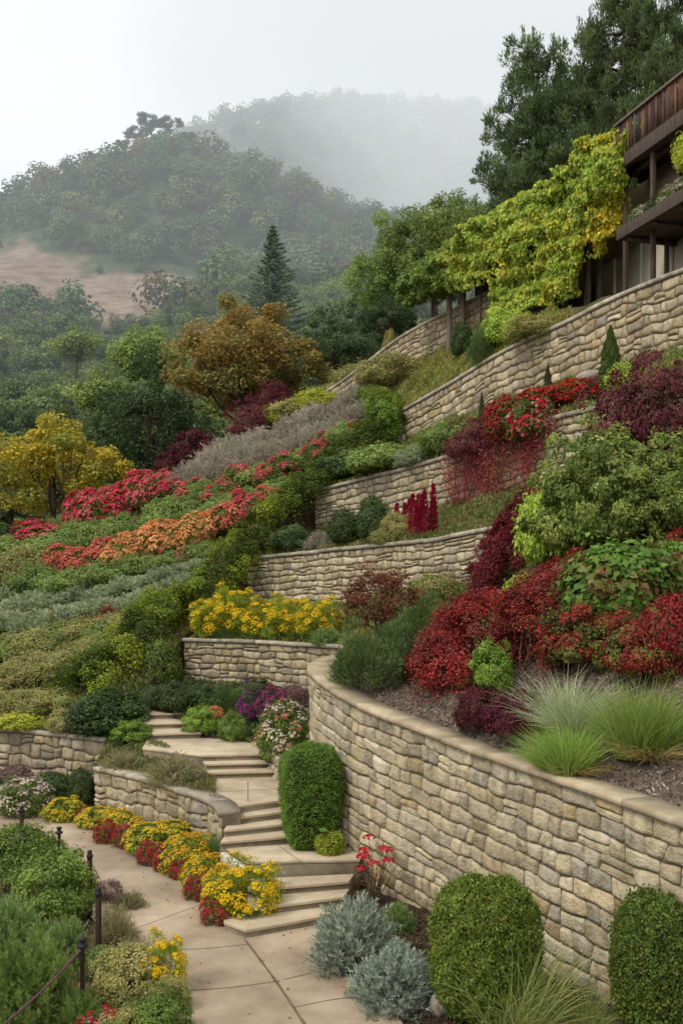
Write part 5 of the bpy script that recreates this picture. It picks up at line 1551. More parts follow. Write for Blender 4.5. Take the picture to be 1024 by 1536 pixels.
# ------------------------------------------------------------------ the open slope on the left: planted bands
band(['red_row'], [(128, 796), (170, 780), (222, 762), (270, 744)], 9, 68, 48, 'red-flowered shrub in the upper left red band on the slope', 'flowering shrub', 'red band on the slope', 0, 1)
band(['red_row', 'slope_green'], [(60, 815), (115, 803)], 2, 60, 30, 'low shrub at the lower left tip of the red band', 'shrub', 'shrubs at the tip of the red band', 0, 2)
band(['pink_row', 'slope_green', 'pink_row'], [(290, 766), (340, 750), (395, 728), (450, 704), (500, 682), (545, 658)], 12, 58, 36, 'pink-red flowered shrub in the long band below the grey brush', 'flowering shrub', 'pink-red band on the slope', 0, 3)
band(['slope_green', 'slope_green', 'sage'], [(70, 846), (130, 832), (190, 814), (250, 802), (310, 790), (370, 770), (420, 750)], 13, 70, 42, 'green shrub between the red and orange flower bands', 'shrub', 'green hedge band on the slope', 0, 4)
band(['slope_green', 'slope_mix'], [(5, 868), (40, 872), (75, 865)], 3, 84, 44, 'green shrub at the left edge below the crest', 'shrub', 'green shrubs at the left edge', 0, 14)
band(['coral_row'], [(98, 868), (130, 860), (165, 848)], 4, 58, 44, 'coral-flowered shrub at the left end of the orange band', 'flowering shrub', 'coral end of the orange band', 0, 5)
band(['orange_row'], [(186, 854), (235, 838), (285, 822), (335, 802)], 9, 64, 48, 'orange-flowered shrub in the orange band on the slope', 'flowering shrub', 'orange band on the slope', 0, 6)
band(['coral_row', 'red_row', 'pink_row'], [(352, 798), (375, 788), (402, 774)], 4, 56, 44, 'red-flowered shrub at the upper right end of the orange band', 'flowering shrub', 'upper end of the orange band', 0, 7)
put('pink_row', 280, 852, 44, 28, 'small pale pink-flowered shrub below the orange band', 'flowering shrub')
band(['sage'], [(-10, 948), (50, 940), (110, 930), (170, 918), (230, 900), (275, 882)], 12, 78, 40, 'grey-green sage mound in the lower sage row', 'shrub', 'lower sage row on the slope', 0, 8)
band(['sage'], [(20, 920), (90, 910), (150, 900), (210, 886), (265, 870), (300, 856)], 11, 78, 36, 'grey-green sage mound in the middle sage row', 'shrub', 'middle sage row on the slope', 0, 19)
band(['sage', 'slope_green'], [(30, 897), (90, 888), (150, 880), (210, 866), (265, 852), (310, 840)], 12, 74, 32, 'soft green mound in the row just below the orange band', 'shrub', 'upper sage row on the slope', 0, 9)
band(['slope_mix', 'slope_green', 'slope_mix'], [(-10, 995), (40, 988), (90, 978), (140, 966), (195, 945)], 10, 84, 32, 'brown-green mound in the row below the sage', 'shrub', 'brown-green upper row on the slope', 0, 10)
band(['olive', 'slope_mix'], [(-5, 1036), (45, 1030), (95, 1018), (140, 1000), (165, 985)], 8, 92, 38, 'olive-brown mound in the row above the far left wall', 'shrub', 'olive-brown row on the slope', 0, 11)
band(['slope_mix', 'olive'], [(-5, 1072), (45, 1072), (95, 1062)], 5, 84, 36, 'olive mound just above the far left wall', 'shrub', 'olive mounds above the far left wall', 0, 12)
for i, (u, v) in enumerate([(90, 940), (165, 935)]):
    put('redgreen', u, v, 40, 26, ['small rusty red plant at the left in the sage row', 'small rusty red plant right of the other in the sage row'][i], 'plant', None, 'rusty plants in the sage row')
put('slope_green', 20, 800, 90, 34, 'dark green shrub on the crest at the left edge', 'shrub')
put('bright_red', 50, 806, 60, 30, 'dark red shrub on the crest beneath the yellow tree', 'shrub')
put('bright_red', 8, 834, 40, 24, 'red shrub at the left edge of the crest', 'shrub')

# ------------------------------------------------------------------ the vine hedge running down the ends of the walls
hl = [np.array(at(u, v)) for u, v in ((110, 1070), (170, 1020), (215, 975), (248, 935))]
hl2 = [tuple(SLOPE[int(k), -1] + [-.2, -.4, -.25]) for k in (16, 22, 30, 38, 46, 54, 60)]
hedge('vine_hedge', 'long dark green vine hedge climbing from the upper steps along the wall ends', 'hedge', [tuple(h) for h in hl] + hl2, [1.7, 1.6, 1.5, 1.4, 1.3], [1.05, 1.1, 1.05, .95, .85],
      '#47581f #3a4a1b #5a6c26 #84902f #2f3f18 #75842c', 64000, (.08, .05), .3, 300, 61, patch=1.4)
hl3 = [tuple(SLOPE[int(k), -1] + [-.3, -.3, -.2]) for k in (58, 64, 70, 76)]
hedge('vine_hedge', 'leafy green vine hedge beside the left ends of the third and high walls', 'hedge', hl3, [1.3, 1.2, 1.2], [.9, .85, .7], '#5d6d26 #4c5c22 #707c30 #818a35', 18000, (.085, .052), .32, 100, 62)


# ------------------------------------------------------------------ creeper hanging on the third wall, vine on the pergola
def hanging(label, top, s0, s1, n, lens, colors, leaf, seed, name='creeper', strands=150, out=.12, drop_face=True, bushy=.35, cat='creeper'):
    r = np.random.default_rng(seed); pl = pal(colors); line = crom(top, 400)
    S = np.concatenate([[0], np.cumsum(np.linalg.norm(np.diff(line[:, :2], axis=0), axis=1))])
    tn = unit(np.gradient(line[:, :2], axis=0)); nn = np.stack([tn[:, 1], -tn[:, 0]], 1)
    mb, sb = MB(), MB(); o = line[int(np.searchsorted(S, (s0 + s1) / 2))].copy(); per = n // strands
    root = thing(name, label, cat, tuple(o))
    ncl = max(5, strands // 16); cen = s0 + (s1 - s0) * (np.arange(ncl) + r.random(ncl)) / ncl; cl_len = r.uniform(.35, 1.15, ncl); cl_c = r.integers(0, len(pl), ncl)
    for k in range(strands):
        j = r.integers(0, ncl); s = float(np.clip(cen[j] + r.normal(0, .2), .02, S[-1] - .02)); f = (s - s0) / (s1 - s0); L_ = np.interp(f, np.linspace(0, 1, len(lens)), lens) * r.uniform(.35, 1.1) * cl_len[j]
        i = int(np.searchsorted(S, s)); p0 = line[i]; nv = np.array([*nn[i], 0.]); tv = np.array([*tn[i], 0.])
        t = np.linspace(-.12, 1, 12); sway = r.normal(0, .18)
        q = p0 + nv * (out * (1 + .8 * np.sin(np.clip(t, 0, 1) * 3)) + r.uniform(0, .12))[:, None] + tv * (sway * t ** 2)[:, None] - np.array([0, 0, 1]) * (np.clip(t, -.1, 1) * L_)[:, None]
        q[0] = p0 - nv * .2 + [0, 0, .05]
        sb.tube(q - o, .004, 4, H('#5a3f30'), cap=False)
        m = int(per * L_ / max(lens)); u = r.random(m) ** 1.15 * 11; c = np.stack([np.interp(u, range(12), q[:, j]) for j in range(3)], 1)
        wv = bushy * np.clip(1.5 - u / 9.5, .35, 2)
        c = c + rdir(m, r) * (wv * r.random(m))[:, None] * [.8, .8, 1]
        nr = nv * .6 + rdir(m, r) * .7 + [0, 0, .3]
        leaves(mb, c - o, np.array([0, 0, -.6]) + rdir(m, r) * .7, nr, leaf[0] * r.uniform(.7, 1.3, m), leaf[1], mixcol(pl, np.full(m, cl_c[j]), r, m, .28, .5))
    obj('foliage', mb.mesh('foliage', 'leaf'), root); obj('stems', sb.mesh('stems', 'stem'), root)
    return root


def s_at(line, u):
    a = crom(line, 400); S = np.concatenate([[0], np.cumsum(np.linalg.norm(np.diff(a[:, :2], axis=0), axis=1))])
    return float(np.interp(u, a[:, 0] / a[:, 1] * FPX + 512, S))


hanging('red creeper hanging in long strands over the third terrace wall', W3, s_at(W3, 682), s_at(W3, 845), 26000, [1.8, 3.4, 2.8, 3.1, 2.2, .8], '#8a4047 #984446 #a53a3c #7a4a42 #8d6650', (.07, .035), 71, strands=170, bushy=.42)


def pergola_vine():
    r = np.random.default_rng(81); root = thing('climbing_vine', 'yellow-green vine pouring over the pergola down to the high wall', 'vine', (7.0, 39, 16)); o = np.array([7.0, 39, 16])
    top = crom([P(610, 432, 43), P(636, 392, 42.2)] + PV + [P(956, 184, 33.6)], 300); uu = top[:, 0] / top[:, 1] * FPX + 512
    bu = [606, 618, 640, 655, 668, 685, 700, 715, 732, 745, 760, 775, 790, 802, 815, 826, 838, 850, 862, 874, 884, 893, 902, 912, 922, 936, 948, 957]
    bv = [430, 462, 458, 452, 440, 440, 436, 442, 436, 420, 500, 505, 498, 500, 486, 474, 470, 466, 462, 455, 440, 410, 392, 385, 378, 360, 320, 240]
    n = 125000; i = r.integers(0, 300, n); p = top[i]; u = uu[i]
    tn = unit(np.gradient(top[:, :2], axis=0))[i]; nv = np.c_[tn[:, 1], -tn[:, 0], 0 * u]
    zb = EYE - (np.interp(u, bu, bv) + 7 * snoise(u * .02, u * 0, 5, 3, 1.5) - HOR) / FPX * p[:, 1]
    t = r.random(n) ** .9
    kind = r.random(n)
    z = p[:, 2] - t * (p[:, 2] - zb)
    s = np.cumsum(np.r_[0, np.linalg.norm(np.diff(top, axis=0), axis=1)])[i]
    bul = .5 * snoise(s * .22, z * .2, 6, 3, 1.3) +   .24 * snoise(s * .8, z * .9, 7, 2, 1.2) + .5 * np.sin(np.clip(t, 0, 1) * 2.6) + .22
    low = np.clip((z - 16.5) / -2.5, 0, 1)                    # foot of the vine spreads towards the camera
    q = p + nv * (bul + low * 1.1 + r.normal(0, .07, n))[:, None]; q[:, 2] = z
    roof = kind < .2                                        # the flat top of the pergola
    dep = r.random(n) * 2.3
    q[roof] = (p - nv * dep[:, None] + np.array([0, 0, 1]) * (.22 * snoise(s * .3, dep, 8, 3, 1.0) + .02)[:, None])[roof]
    # holes where the dark inside shows
    keep = np.ones(n, bool)
    pu = q[:, 0] / q[:, 1] * FPX + 512; pv = HOR - (q[:, 2] - EYE) / q[:, 1] * FPX
    for cu, cv, ru, rv in ((797, 383, 8, 18), (884, 418, 14, 60), (742, 405, 12, 14), (722, 425, 14, 12), (836, 455, 7, 14), (868, 470, 22, 16)):
        keep &= ~((((pu - cu) / ru) ** 2 + ((pv - cv) / rv) ** 2 < 1) & ~roof & (r.random(n) < .94))
    q, t, nv2, ro, s, z = q[keep], t[keep], nv[keep], roof[keep], s[keep], z[keep]; m = len(q)
    pl = pal('#8a9a3a #9aaa42 #788a32 #adb84b #667a2c #bcbb50')
    yel = pal('#c2a62c #cdb23a #b0a033')
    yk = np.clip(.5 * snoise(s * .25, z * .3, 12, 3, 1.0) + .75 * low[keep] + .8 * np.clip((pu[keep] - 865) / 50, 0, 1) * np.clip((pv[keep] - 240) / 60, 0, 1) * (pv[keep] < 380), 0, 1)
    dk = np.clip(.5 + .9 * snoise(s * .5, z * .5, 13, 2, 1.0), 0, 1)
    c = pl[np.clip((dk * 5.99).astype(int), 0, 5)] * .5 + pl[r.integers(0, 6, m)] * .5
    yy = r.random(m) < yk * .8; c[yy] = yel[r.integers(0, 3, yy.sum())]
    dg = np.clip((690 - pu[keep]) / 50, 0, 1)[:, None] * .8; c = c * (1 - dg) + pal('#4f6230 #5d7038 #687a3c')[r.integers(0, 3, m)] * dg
    c = c * r.uniform(.7, 1.2, (m, 1))
    nr = np.where(ro[:, None], [0, 0, 1.], nv2 * .8 + [0, 0, .4]) + rdir(m, r) * .5
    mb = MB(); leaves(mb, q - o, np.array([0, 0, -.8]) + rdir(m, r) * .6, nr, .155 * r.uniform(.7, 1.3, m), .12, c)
    obj('foliage', mb.mesh('foliage', 'leaf'), root)
    sb = MB()
    for u0 in (765, 790, 820, 845, 872, 690, 715):
        k = int(np.argmin(np.abs(uu - u0))); a = top[k]
        sb = MB(); sb.tube(crom([(a[0] - .2, a[1] - .2, 13.5), (a[0] + .15, a[1] - .1, 16), (a[0], a[1], a[2] - .2)], 9) - o, .05, 5, H('#4a3b2c'))
        obj('stem', sb.mesh('stem', 'stem'), root)


pergola_vine()
put('lime', 750, 522, 60, 60, 'golden-yellow bush at the foot of the pergola vine', 'bush')
put('yellowgreen', 782, 512, 50, 44, 'yellow-green bush at the foot of the vine, right of the golden one', 'bush')
# plants on the balcony
ca, sa = math.cos(HA), math.sin(HA)


def on_house(key, x, y, z, w_, h_, label, cat):
    wx, wy = 9.1 + ca * x - sa * y, 35.2 + sa * x + ca * y
    return instance(key, cat.replace(' ', '_'), (wx, wy, hz + z), w_, h_ / PROTO[key].h, label, cat)


for i, (x, k, w_, h_, lab) in enumerate([(-2.3, 'grass_blue', .9, .8, 'spiky green plant at the near end of the balcony planter'), (-2.9, 'white_bush', 1.0, .75, 'white-leaved trailing plant in the balcony planter'), (-3.7, 'dark_low', 1.0, .7, 'green leafy plant in the balcony planter'), (-4.4, 'white_bush', 1.0, .8, 'white-flecked plant in the balcony planter at the right edge')]):
    on_house(k, x, .1, 2.62, w_, h_, lab, 'plant')
on_house('yellowgreen', -5.5, .2, 3.3, 1.1, 1.5, 'yellow-green climber hanging above the balcony at the right edge', 'climber')
on_house('white_bush', -5.2, .1, 2.62, 1.0, .9, 'bushy plant on the balcony just inside the right edge', 'plant')
# ------------------------------------------------------------------ garden trees
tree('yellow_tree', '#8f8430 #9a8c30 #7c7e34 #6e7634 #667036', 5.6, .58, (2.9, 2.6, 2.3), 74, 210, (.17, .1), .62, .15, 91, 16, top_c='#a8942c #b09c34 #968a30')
tree('dark_tree', '#36432a #2e3a24 #404d30 #4b5837', 8.0, .52, (3.2, 3.0, 3.9), 96, 230, (.2, .08), .75, .2, 92, 12)
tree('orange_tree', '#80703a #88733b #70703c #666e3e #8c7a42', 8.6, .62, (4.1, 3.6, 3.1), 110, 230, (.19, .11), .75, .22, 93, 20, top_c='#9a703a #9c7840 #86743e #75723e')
tree('olive_tree', '#77854a #859253 #67743e #5c6838', 6.6, .58, (2.9, 2.7, 2.8), 96, 250, (.17, .08), .65, .16, 94, 14)
tree('green_tree', '#6b7a42 #78874c #5c6b38 #869352', 7.2, .55, (3.2, 2.8, 3.0), 100, 240, (.18, .09), .7, .17, 95, 14)
tree('bushy_tree', '#46553a #52603f #3c4930 #5a6844', 6, .5, (3, 2.8, 2.6), 66, 190, (.2, .1), .75, .16, 96, 10)
pine('pine', '#465433 #525f3a #3b482d #5e6b42', 15, 97, 42)
pine('pine_broad', '#445130 #4e5b37 #39452a #58643e #646f44', 18, 98, 52, 6.2, .34, .2)
spruce('spruce', '#747f72 #7f8a7b #677265', 11.5, 3.5, 99, tiers=28, need=(.36, .085))

FARP = []
tree('valley_round', '#56643c #627044 #4a5836 #6d7a4c', 9, .55, (3.9, 3.8, 3.4), 52, 150, (.42, .27), 1.25, .22, 101, 6, fork=0)
tree('valley_olive', '#768248 #848f54 #68753f', 9, .55, (3.7, 3.5, 3.2), 52, 150, (.42, .27), 1.2, .22, 102, 6, fork=0)
tree('valley_dark', '#46553a #505f40 #3c4a32', 10, .52, (3.6, 3.4, 4.0), 56, 150, (.42, .25), 1.2, .22, 103, 6, fork=0)
tree('valley_broad', '#627142 #6d7c4c #56643a', 8, .58, (4.8, 4.4, 2.7), 62, 150, (.42, .27), 1.2, .22, 104, 6, fork=0)


def plant_tree(key, name, u, vb, Y, hpx, label, cat='tree', group=None, wf=1.0, rot=None):
    x, y = (u - 512) / FPX * Y, Y; z = EYE - (vb - HOR) / FPX * Y
    hh = hpx * Y / FPX; s = hh / PROTO[key].h
    return instance(key, name, (x, y, z), s * wf, s, label, cat, group, rot)


plant_tree('yellow_tree', 'yellow_tree', 82, 800, 52, 176, 'golden-yellow leafed tree at the left behind the slope', wf=1.08, rot=.5)
plant_tree('dark_tree', 'dark_tree', 222, 760, 58, 232, 'dark green dense tree between the yellow and the orange tree', wf=.86)
plant_tree('orange_tree', 'orange_tree', 372, 690, 60, 240, 'broad tree with orange-brown autumn leaves behind the crest', wf=1.06, rot=1.2)
plant_tree('spruce', 'spruce_tree', 409, 535, 84, 200, 'tall pointed dark conifer standing above the orange tree', rot=.3)
plant_tree('bushy_tree', 'bushy_tree', 500, 580, 62, 130, 'grey-green bushy tree right of the orange tree', wf=1.0)
plant_tree('bushy_tree', 'bushy_tree', 545, 560, 70, 120, 'grey-green bushy tree behind the topmost wall, left of the olive trees', wf=1.0)
plant_tree('bushy_tree', 'bushy_tree', 300, 740, 62, 130, 'dark bushy tree under the left side of the orange tree', wf=1.2)
plant_tree('bushy_tree', 'bushy_tree', 165, 790, 60, 120, 'dark bushy tree between the yellow tree and the crest', wf=1.1)
plant_tree('bushy_tree', 'bushy_tree', 20, 800, 62, 110, 'dark bushy tree behind the yellow tree at the left edge', wf=1.1)
plant_tree('green_tree', 'green_tree', 590, 500, 51, 160, 'olive-green tree left of the larger one behind the topmost wall', wf=.95)
plant_tree('bushy_tree', 'bushy_tree', 585, 512, 49, 84, 'low rounded green tree behind the topmost wall, under the olive-green trees', wf=1.1)
plant_tree('olive_tree', 'olive_tree', 652, 470, 50, 176, 'tall olive-green tree left of the pergola', wf=.98)
plant_tree('olive_tree', 'olive_tree', 690, 450, 55, 160, 'olive-green tree just behind the left end of the vine', wf=.9)
plant_tree('bushy_tree', 'bushy_tree', 648, 465, 45, 84, 'low dark rounded tree beside the left end of the pergola', wf=.9)
plant_tree('pine', 'pine_tree', 800, 410, 50, 345, 'open-crowned dark pine left of the large pines', 'pine tree', wf=.88, rot=.7)
plant_tree('pine_broad', 'pine_tree', 940, 420, 50, 450, 'large dark pine behind the house, cut off by the top edge', 'pine tree', wf=.8, rot=2.0)
plant_tree('pine_broad', 'pine_tree', 1030, 400, 46, 460, 'dark pine at the top right corner', 'pine tree', wf=.85, rot=4.1)
plant_tree('pine', 'pine_tree', 865, 400, 56, 300, 'dark pine filling the gap between the open-crowned and the large pines', 'pine tree', wf=1.0, rot=3.0)
plant_tree('pine', 'pine_tree', 775, 440, 58, 200, 'short dark pine low behind the vine', 'pine tree', wf=1.1, rot=5.0)

# ------------------------------------------------------------------ the wooded valley
r = np.random.default_rng(33)
FS = FAR


def far_surf(u, Y):
    c = np.clip((u + 500) / 2000 * (FAR_N - 1), 0, FAR_N - 1); j = int(round(c)); col = FS[:, j]
    return (u - 512) / FPX * Y, Y, float(np.interp(Y, col[:, 1], col[:, 2]))


vk = {'valley_round': 'rounded grey-green tree in the wooded valley', 'valley_olive': 'pale olive tree in the wooded valley', 'valley_dark': 'dark green tree in the wooded valley', 'valley_broad': 'broad mid-green tree in the wooded valley'}
cnt = 0
for Y0 in np.arange(104, 205, 7.2):
    step = 5.3 / Y0 * FPX
    for u in np.arange(-60 + (Y0 * 3.7 % 1) * step, 640, step):
        Y = Y0 + r.uniform(-3, 3); uu = u + r.uniform(-.3, .3) * step
        x, y, z = far_surf(uu, Y); v = HOR - (z - EYE) / y * FPX
        vt = v - 9 / y * FPX
        crest_v = np.interp(uu, [-60, 0, 200, 330, 480, 600], [840, 830, 720, 660, 580, 500])
        if vt > crest_v - 8 or ((bare(uu, v) or bare(uu, v - 28) or bare(uu, v - 48)) and r.random() < .95):
            continue
        k = r.choice(list(vk), p=[.36, .2, .24, .2]); hh = r.uniform(6.5, 10.5)
        instance(k, 'valley_tree', (x, y, z - .6), hh / PROTO[k].h * r.uniform(.85, 1.15), hh / PROTO[k].h, vk[k], 'tree', 'trees in the wooded valley')
        cnt += 1
print('valley trees', cnt)
# the three tallest pale trees that stand out of the wood
for u, v, Y, h_, lab in ((225, 600, 108, 122, 'pale green feathery tree standing out of the wood above the dark tree'), (150, 640, 110, 95, 'pale green tree left of the feathery one'), (115, 560, 140, 80, 'tall rounded tree below the bare brown slope')):
    plant_tree('valley_olive', 'valley_tree', u, v, Y, h_, lab, 'tree')


def flat_pine():
    r = np.random.default_rng(110); mb, tb = MB(), MB(); pl = pal('#3b4634 #46513c #333d2d')
    tb.tube(crom([(0, 0, -1), (.3, 0, 5), (-.1, 0, 10)], 8), np.linspace(.3, .15, 8), 6)
    for k in range(16):
        a = r.uniform(0, 6.28); rr = r.uniform(1, 5.5); c = np.array([math.cos(a) * rr, math.sin(a) * rr, 10.3 + r.uniform(-1.6, 1.2) - rr * .08])
        tb.tube(crom([(0, 0, r.uniform(6, 9.5)), c * [.5, .5, 1] - [0, 0, .8], c], 5), np.linspace(.13, .05, 5), 5)
        m = 150; g = rdir(m, r) * np.sqrt(r.random((m, 1))) * [1.5, 1.5, .5]
        leaves(mb, c + g, rdir(m, r) + [0, 0, .5], rdir(m, r) + [0, 0, 1], .6, .22, mixcol(pl, np.full(m, k % 3), r, m))
    PROTO['flat_pine'] = Proto(12, crown=mb.mesh('crown', 'tree_leaf'), trunk=tb.mesh('trunk', 'bark'))


flat_pine()
for u, Y, hh, lab in ((205, 318, 13, 'flat-topped pine on the hill top, left of the tallest'), (228, 320, 15, 'tallest flat-topped pine on the hill top'), (250, 319, 13, 'flat-topped pine on the hill top, right of the tallest'), (186, 316, 10, 'small flat-topped pine leaning out left of the hill top'), (283, 320, 10, 'lone flat-topped pine right of the hill top group'), (150, 316, 9, 'small flat-topped pine on the left shoulder of the hill')):
    x, y, z = far_surf(u, Y)
    instance('flat_pine', 'ridge_pine', (x, y, z - .5), hh / 12 * .9, hh / 12, lab, 'pine tree', 'pines on the hill top')


def far_forest():
    """The wood on the misty hills: crowns beyond counting, as one mass."""
    r = np.random.default_rng(44); mb = MB(); pl = pal('#4b5f3c #566b46 #415436 #607048 #6c7048 #5d573c')
    pts = []
    for Y0 in np.arange(206, 338, 5.4):
        step = 5.2 / Y0 * FPX
        for u in np.arange(-120 + r.uniform(0, step), 860, step):
            Y = Y0 + r.uniform(-3, 3); uu = u + r.uniform(-.35, .35) * step; x, y, z = far_surf(uu, Y); v = HOR - (z - EYE) / y * FPX
            b = bare(uu, v + 6) or bare(uu, v - 14)
            if b and r.random() < .9:
                continue
            pts.append((x, y, z, r.choice([1.7, 2.6, 3.3, 4.2, 5.4]) * r.uniform(.85, 1.15) * (.4 if b else 1)))
    for Y0 in np.arange(470, 566, 13):
        step = 10 / Y0 * FPX
        for u in np.arange(150, 980, step):
            Y = Y0 + r.uniform(-6, 6); x, y, z = far_surf(u + r.uniform(-.4, .4) * step, Y); pts.append((x, y, z, r.uniform(5, 8)))
    P_ = np.array(pts); N_ = len(P_); print('forest crowns', N_)
    per = 420; ncl = 11
    ci = np.repeat(np.arange(N_), per); n = len(ci)
    cl = rdir(N_ * ncl, r).reshape(N_, ncl, 3) * [.62, .62, .5] + [0, 0, .25]; k = r.integers(0, ncl, n)
    g = rdir(n, r); R_ = P_[ci, 3][:, None]
    q = P_[ci, :3] + [0, 0, 1] * R_ * .75 + (cl[ci, k] + g * .46 * (.6 + .4 * r.random((n, 1)))) * R_ * [1, 1, 1.05]
    nr = g * .9 + cl[ci, k] * .8 + [0, 0, .35] + r.normal(0, .12, (n, 3)); cc = r.integers(0, len(pl), N_)
    leaves(mb, q, np.cross(nr, rdir(n, r)), nr, .21 * P_[ci, 3] * r.uniform(.6, 1.2, n), .17 * P_[ci, 3], mixcol(pl, cc[ci], r, n, .05, .94))
    o = obj('forest', mb.mesh('forest', 'tree_leaf'))
    tag(o, 'misty wood covering the far hills behind the garden', 'forest'); o['kind'] = 'stuff'


far_forest()


# ------------------------------------------------------------------ ground cover and mulch
def scatter(name, label, cat, meshV, meshF, n, colors, leaf, seed, lift=.05, up=.5, mat='leaf', mask=None, hvar=.12):
    r = np.random.default_rng(seed); pl = pal(colors)
    T = np.concatenate([meshF[:, [0, 1, 2]], meshF[:, [0, 2, 3]]]); A, B, C = meshV[T[:, 0]], meshV[T[:, 1]], meshV[T[:, 2]]
    ar = np.linalg.norm(np.cross(B - A, C - A), axis=1); t = r.choice(len(T), n, p=ar / ar.sum())
    a, b = r.random(n), r.random(n); k = a + b > 1; a[k], b[k] = 1 - a[k], 1 - b[k]
    q = A[t] + (B[t] - A[t]) * a[:, None] + (C[t] - A[t]) * b[:, None]
    if mask is not None:
        q = q[mask(q)]; n = len(q)
    ln = leaf[0] * r.uniform(.6, 1.4, n)
    pc = np.clip(((snoise(q[:, 0], q[:, 1], seed, 3, .18) * .6 + .5) * len(pl)).astype(int), 0, len(pl) - 1)
    hgt = np.clip(.5 + .7 * snoise(q[:, 0], q[:, 1], seed + 5, 3, .5), 0, 1) * hvar
    q[:, 2] += lift + r.random(n) * hgt
    ax = rdir(n, r) * (1 - up) + [0, 0, up]
    mb = MB(); leaves(mb, q, ax, rdir(n, r) + [0, 0, .6 * (1 - up)], ln, leaf[1], mixcol(pl, pc, r, n, .25, .6), .15)
    o = obj(name, mb.mesh(name, mat)); tag(o, label, cat); o['kind'] = 'stuff'
    return o


def terr(name):
    o = bpy.data.objects[name]; me = o.data; V = np.empty(len(me.vertices) * 3); me.vertices.foreach_get('co', V)
    F = np.empty(len(me.polygons) * 4, int); me.polygons.foreach_get('vertices', F)
    return V.reshape(-1, 3), F.reshape(-1, 4)


V, F = terr('hillside')
scatter('ground_cover', 'low green and brown ground cover over the open slope', 'ground cover', V, F, 130000, '#5a672e #6b7037 #7b7440 #4d5a28 #838048', (.14, .045), 121, .05, .6, hvar=.35)
V, F = terr('high_bed')
scatter('ground_cover', 'green ground cover in the bed above the third wall', 'ground cover', V, F, 22000, '#5a672e #667038 #7b7440 #4d5a28', (.17, .05), 122, .04, .6, hvar=.3)
V, F = terr('top_bed')
scatter('ground_cover', 'olive ground cover in the bed above the high wall', 'ground cover', V, F, 30000, '#6a7034 #7b7440 #83803f #59652d #8a7f48', (.19, .055), 123, .04, .6, mask=lambda q: q[:, 0] < 7.6, hvar=.35)
V, F = terr('upper_bed')
scatter('ground_cover', 'dull ground cover in the bed above the second wall', 'ground cover', V, F, 9000, '#5f6334 #6f6a40 #55602e', (.15, .05), 124, .04, .5, hvar=.2)
V, F = terr('top_terrace')
scatter('ground_cover', 'scrubby growth behind the topmost wall', 'ground cover', V, F, 22000, '#55602e #626b38 #49542a', (.22, .07), 125, .04, .6, hvar=.5)
V, F = terr('flower_bed')
scatter('ground_cover', 'green leaves under the yellow flowers', 'ground cover', V, F, 9000, '#5f6e30 #6d7b38 #75702f', (.12, .04), 126, .03, .6, hvar=.2)
V, F = terr('stair_bed')
scatter('ground_cover', 'low green growth beside the upper steps', 'ground cover', V, F, 9000, '#45542c #52613a #3a4826 #5d6636', (.1, .04), 127, .02, .5, hvar=.18)
V, F = terr('planting_bed')
uvm = lambda q: np.stack([q[:, 0] / q[:, 1] * FPX + 512, HOR - (q[:, 2] - EYE) / q[:, 1] * FPX], 1)
scatter('bark_mulch', 'grey-brown bark chips covering the bed behind the big curved wall', 'mulch', V, F, 60000, '#6b5d4f #8a7d6f #4d4137 #a39686 #5b4a3c', (.07, .028), 128, .012, .12, 'mulch_chip', hvar=.03)
scatter('ground_cover', 'mixed low leaves among the shrubs high on the red slope', 'ground cover', V, F, 50000, '#5a6530 #6b5a38 #75402f #4d5a28 #6b6a3c', (.12, .05), 129, .03, .5, mask=lambda q: q[:, 2] > 4.15 + .35 * snoise(q[:, 0], q[:, 1], 9, 3, .5), hvar=.25)
V, F = terr('ground')
lb = lambda q: (q[:, 1] < 24.5) & (q[:, 1] > 6.5) & (q[:, 0] < -1.2)
pol = np.array(poly)


def in_poly(q):
    x, y = q[:, 0], q[:, 1]; c = np.zeros(len(q), bool); j = len(pol) - 1
    for i in range(len(pol)):
        k = ((pol[i, 1] > y) != (pol[j, 1] > y)) & (x < (pol[j, 0] - pol[i, 0]) * (y - pol[i, 1]) / (pol[j, 1] - pol[i, 1] + 1e-12) + pol[i, 0])
        c ^= k; j = i
    return c


gx, gy = np.meshgrid(np.linspace(-12, -1, 40), np.linspace(6.5, 24.5, 50)); gV = np.stack([gx, gy, 0 * gx], -1).reshape(-1, 3); gF = grid_faces(50, 40)
left_of = lambda q: ~in_poly(q) & (q[:, 0] < np.interp(q[:, 1], [6, 9, 12, 15, 18, 22], [-1.3, -1.5, -2.6, -4.2, -6, -9]))
scatter('ground_cover', 'weedy green and brown low growth in the lower left bed', 'ground cover', gV, gF, 60000, '#5f6a38 #726d45 #4f5c30 #7d7650 #66703c', (.12, .026), 130, .01, .7, mask=left_of, hvar=.25)
behind = lambda q: ~in_poly(q) & (q[:, 1] > 15) & (q[:, 0] > -11) & (q[:, 0] < -2)
scatter('ground_cover', 'dark low growth along the foot of the far left and curved walls', 'ground cover', gV, gF, 26000, '#46522c #55602f #3c4726 #6b5f40', (.11, .04), 131, .01, .5, mask=behind, hvar=.14)
rx, ry = np.meshgrid(np.linspace(-.6, 5, 30), np.linspace(7.5, 15.5, 40)); gV2 = np.stack([rx, ry, 0 * rx], -1).reshape(-1, 3); gF2 = grid_faces(40, 30)
bigc = crom(BIG, 200)
wallx = lambda q: np.interp(q[:, 1], bigc[::-1, 1], bigc[::-1, 0])
scatter('bark_mulch', 'dark mulch and leaf litter at the foot of the big wall', 'mulch', gV2, gF2, 26000, '#4a3a2c #5d4b3a #6d5f4c #3b2f24 #59602f', (.06, .025), 132, .008, .15, 'mulch_chip', mask=lambda q: ~in_poly(q) & (q[:, 0] < wallx(q)), hvar=.03)
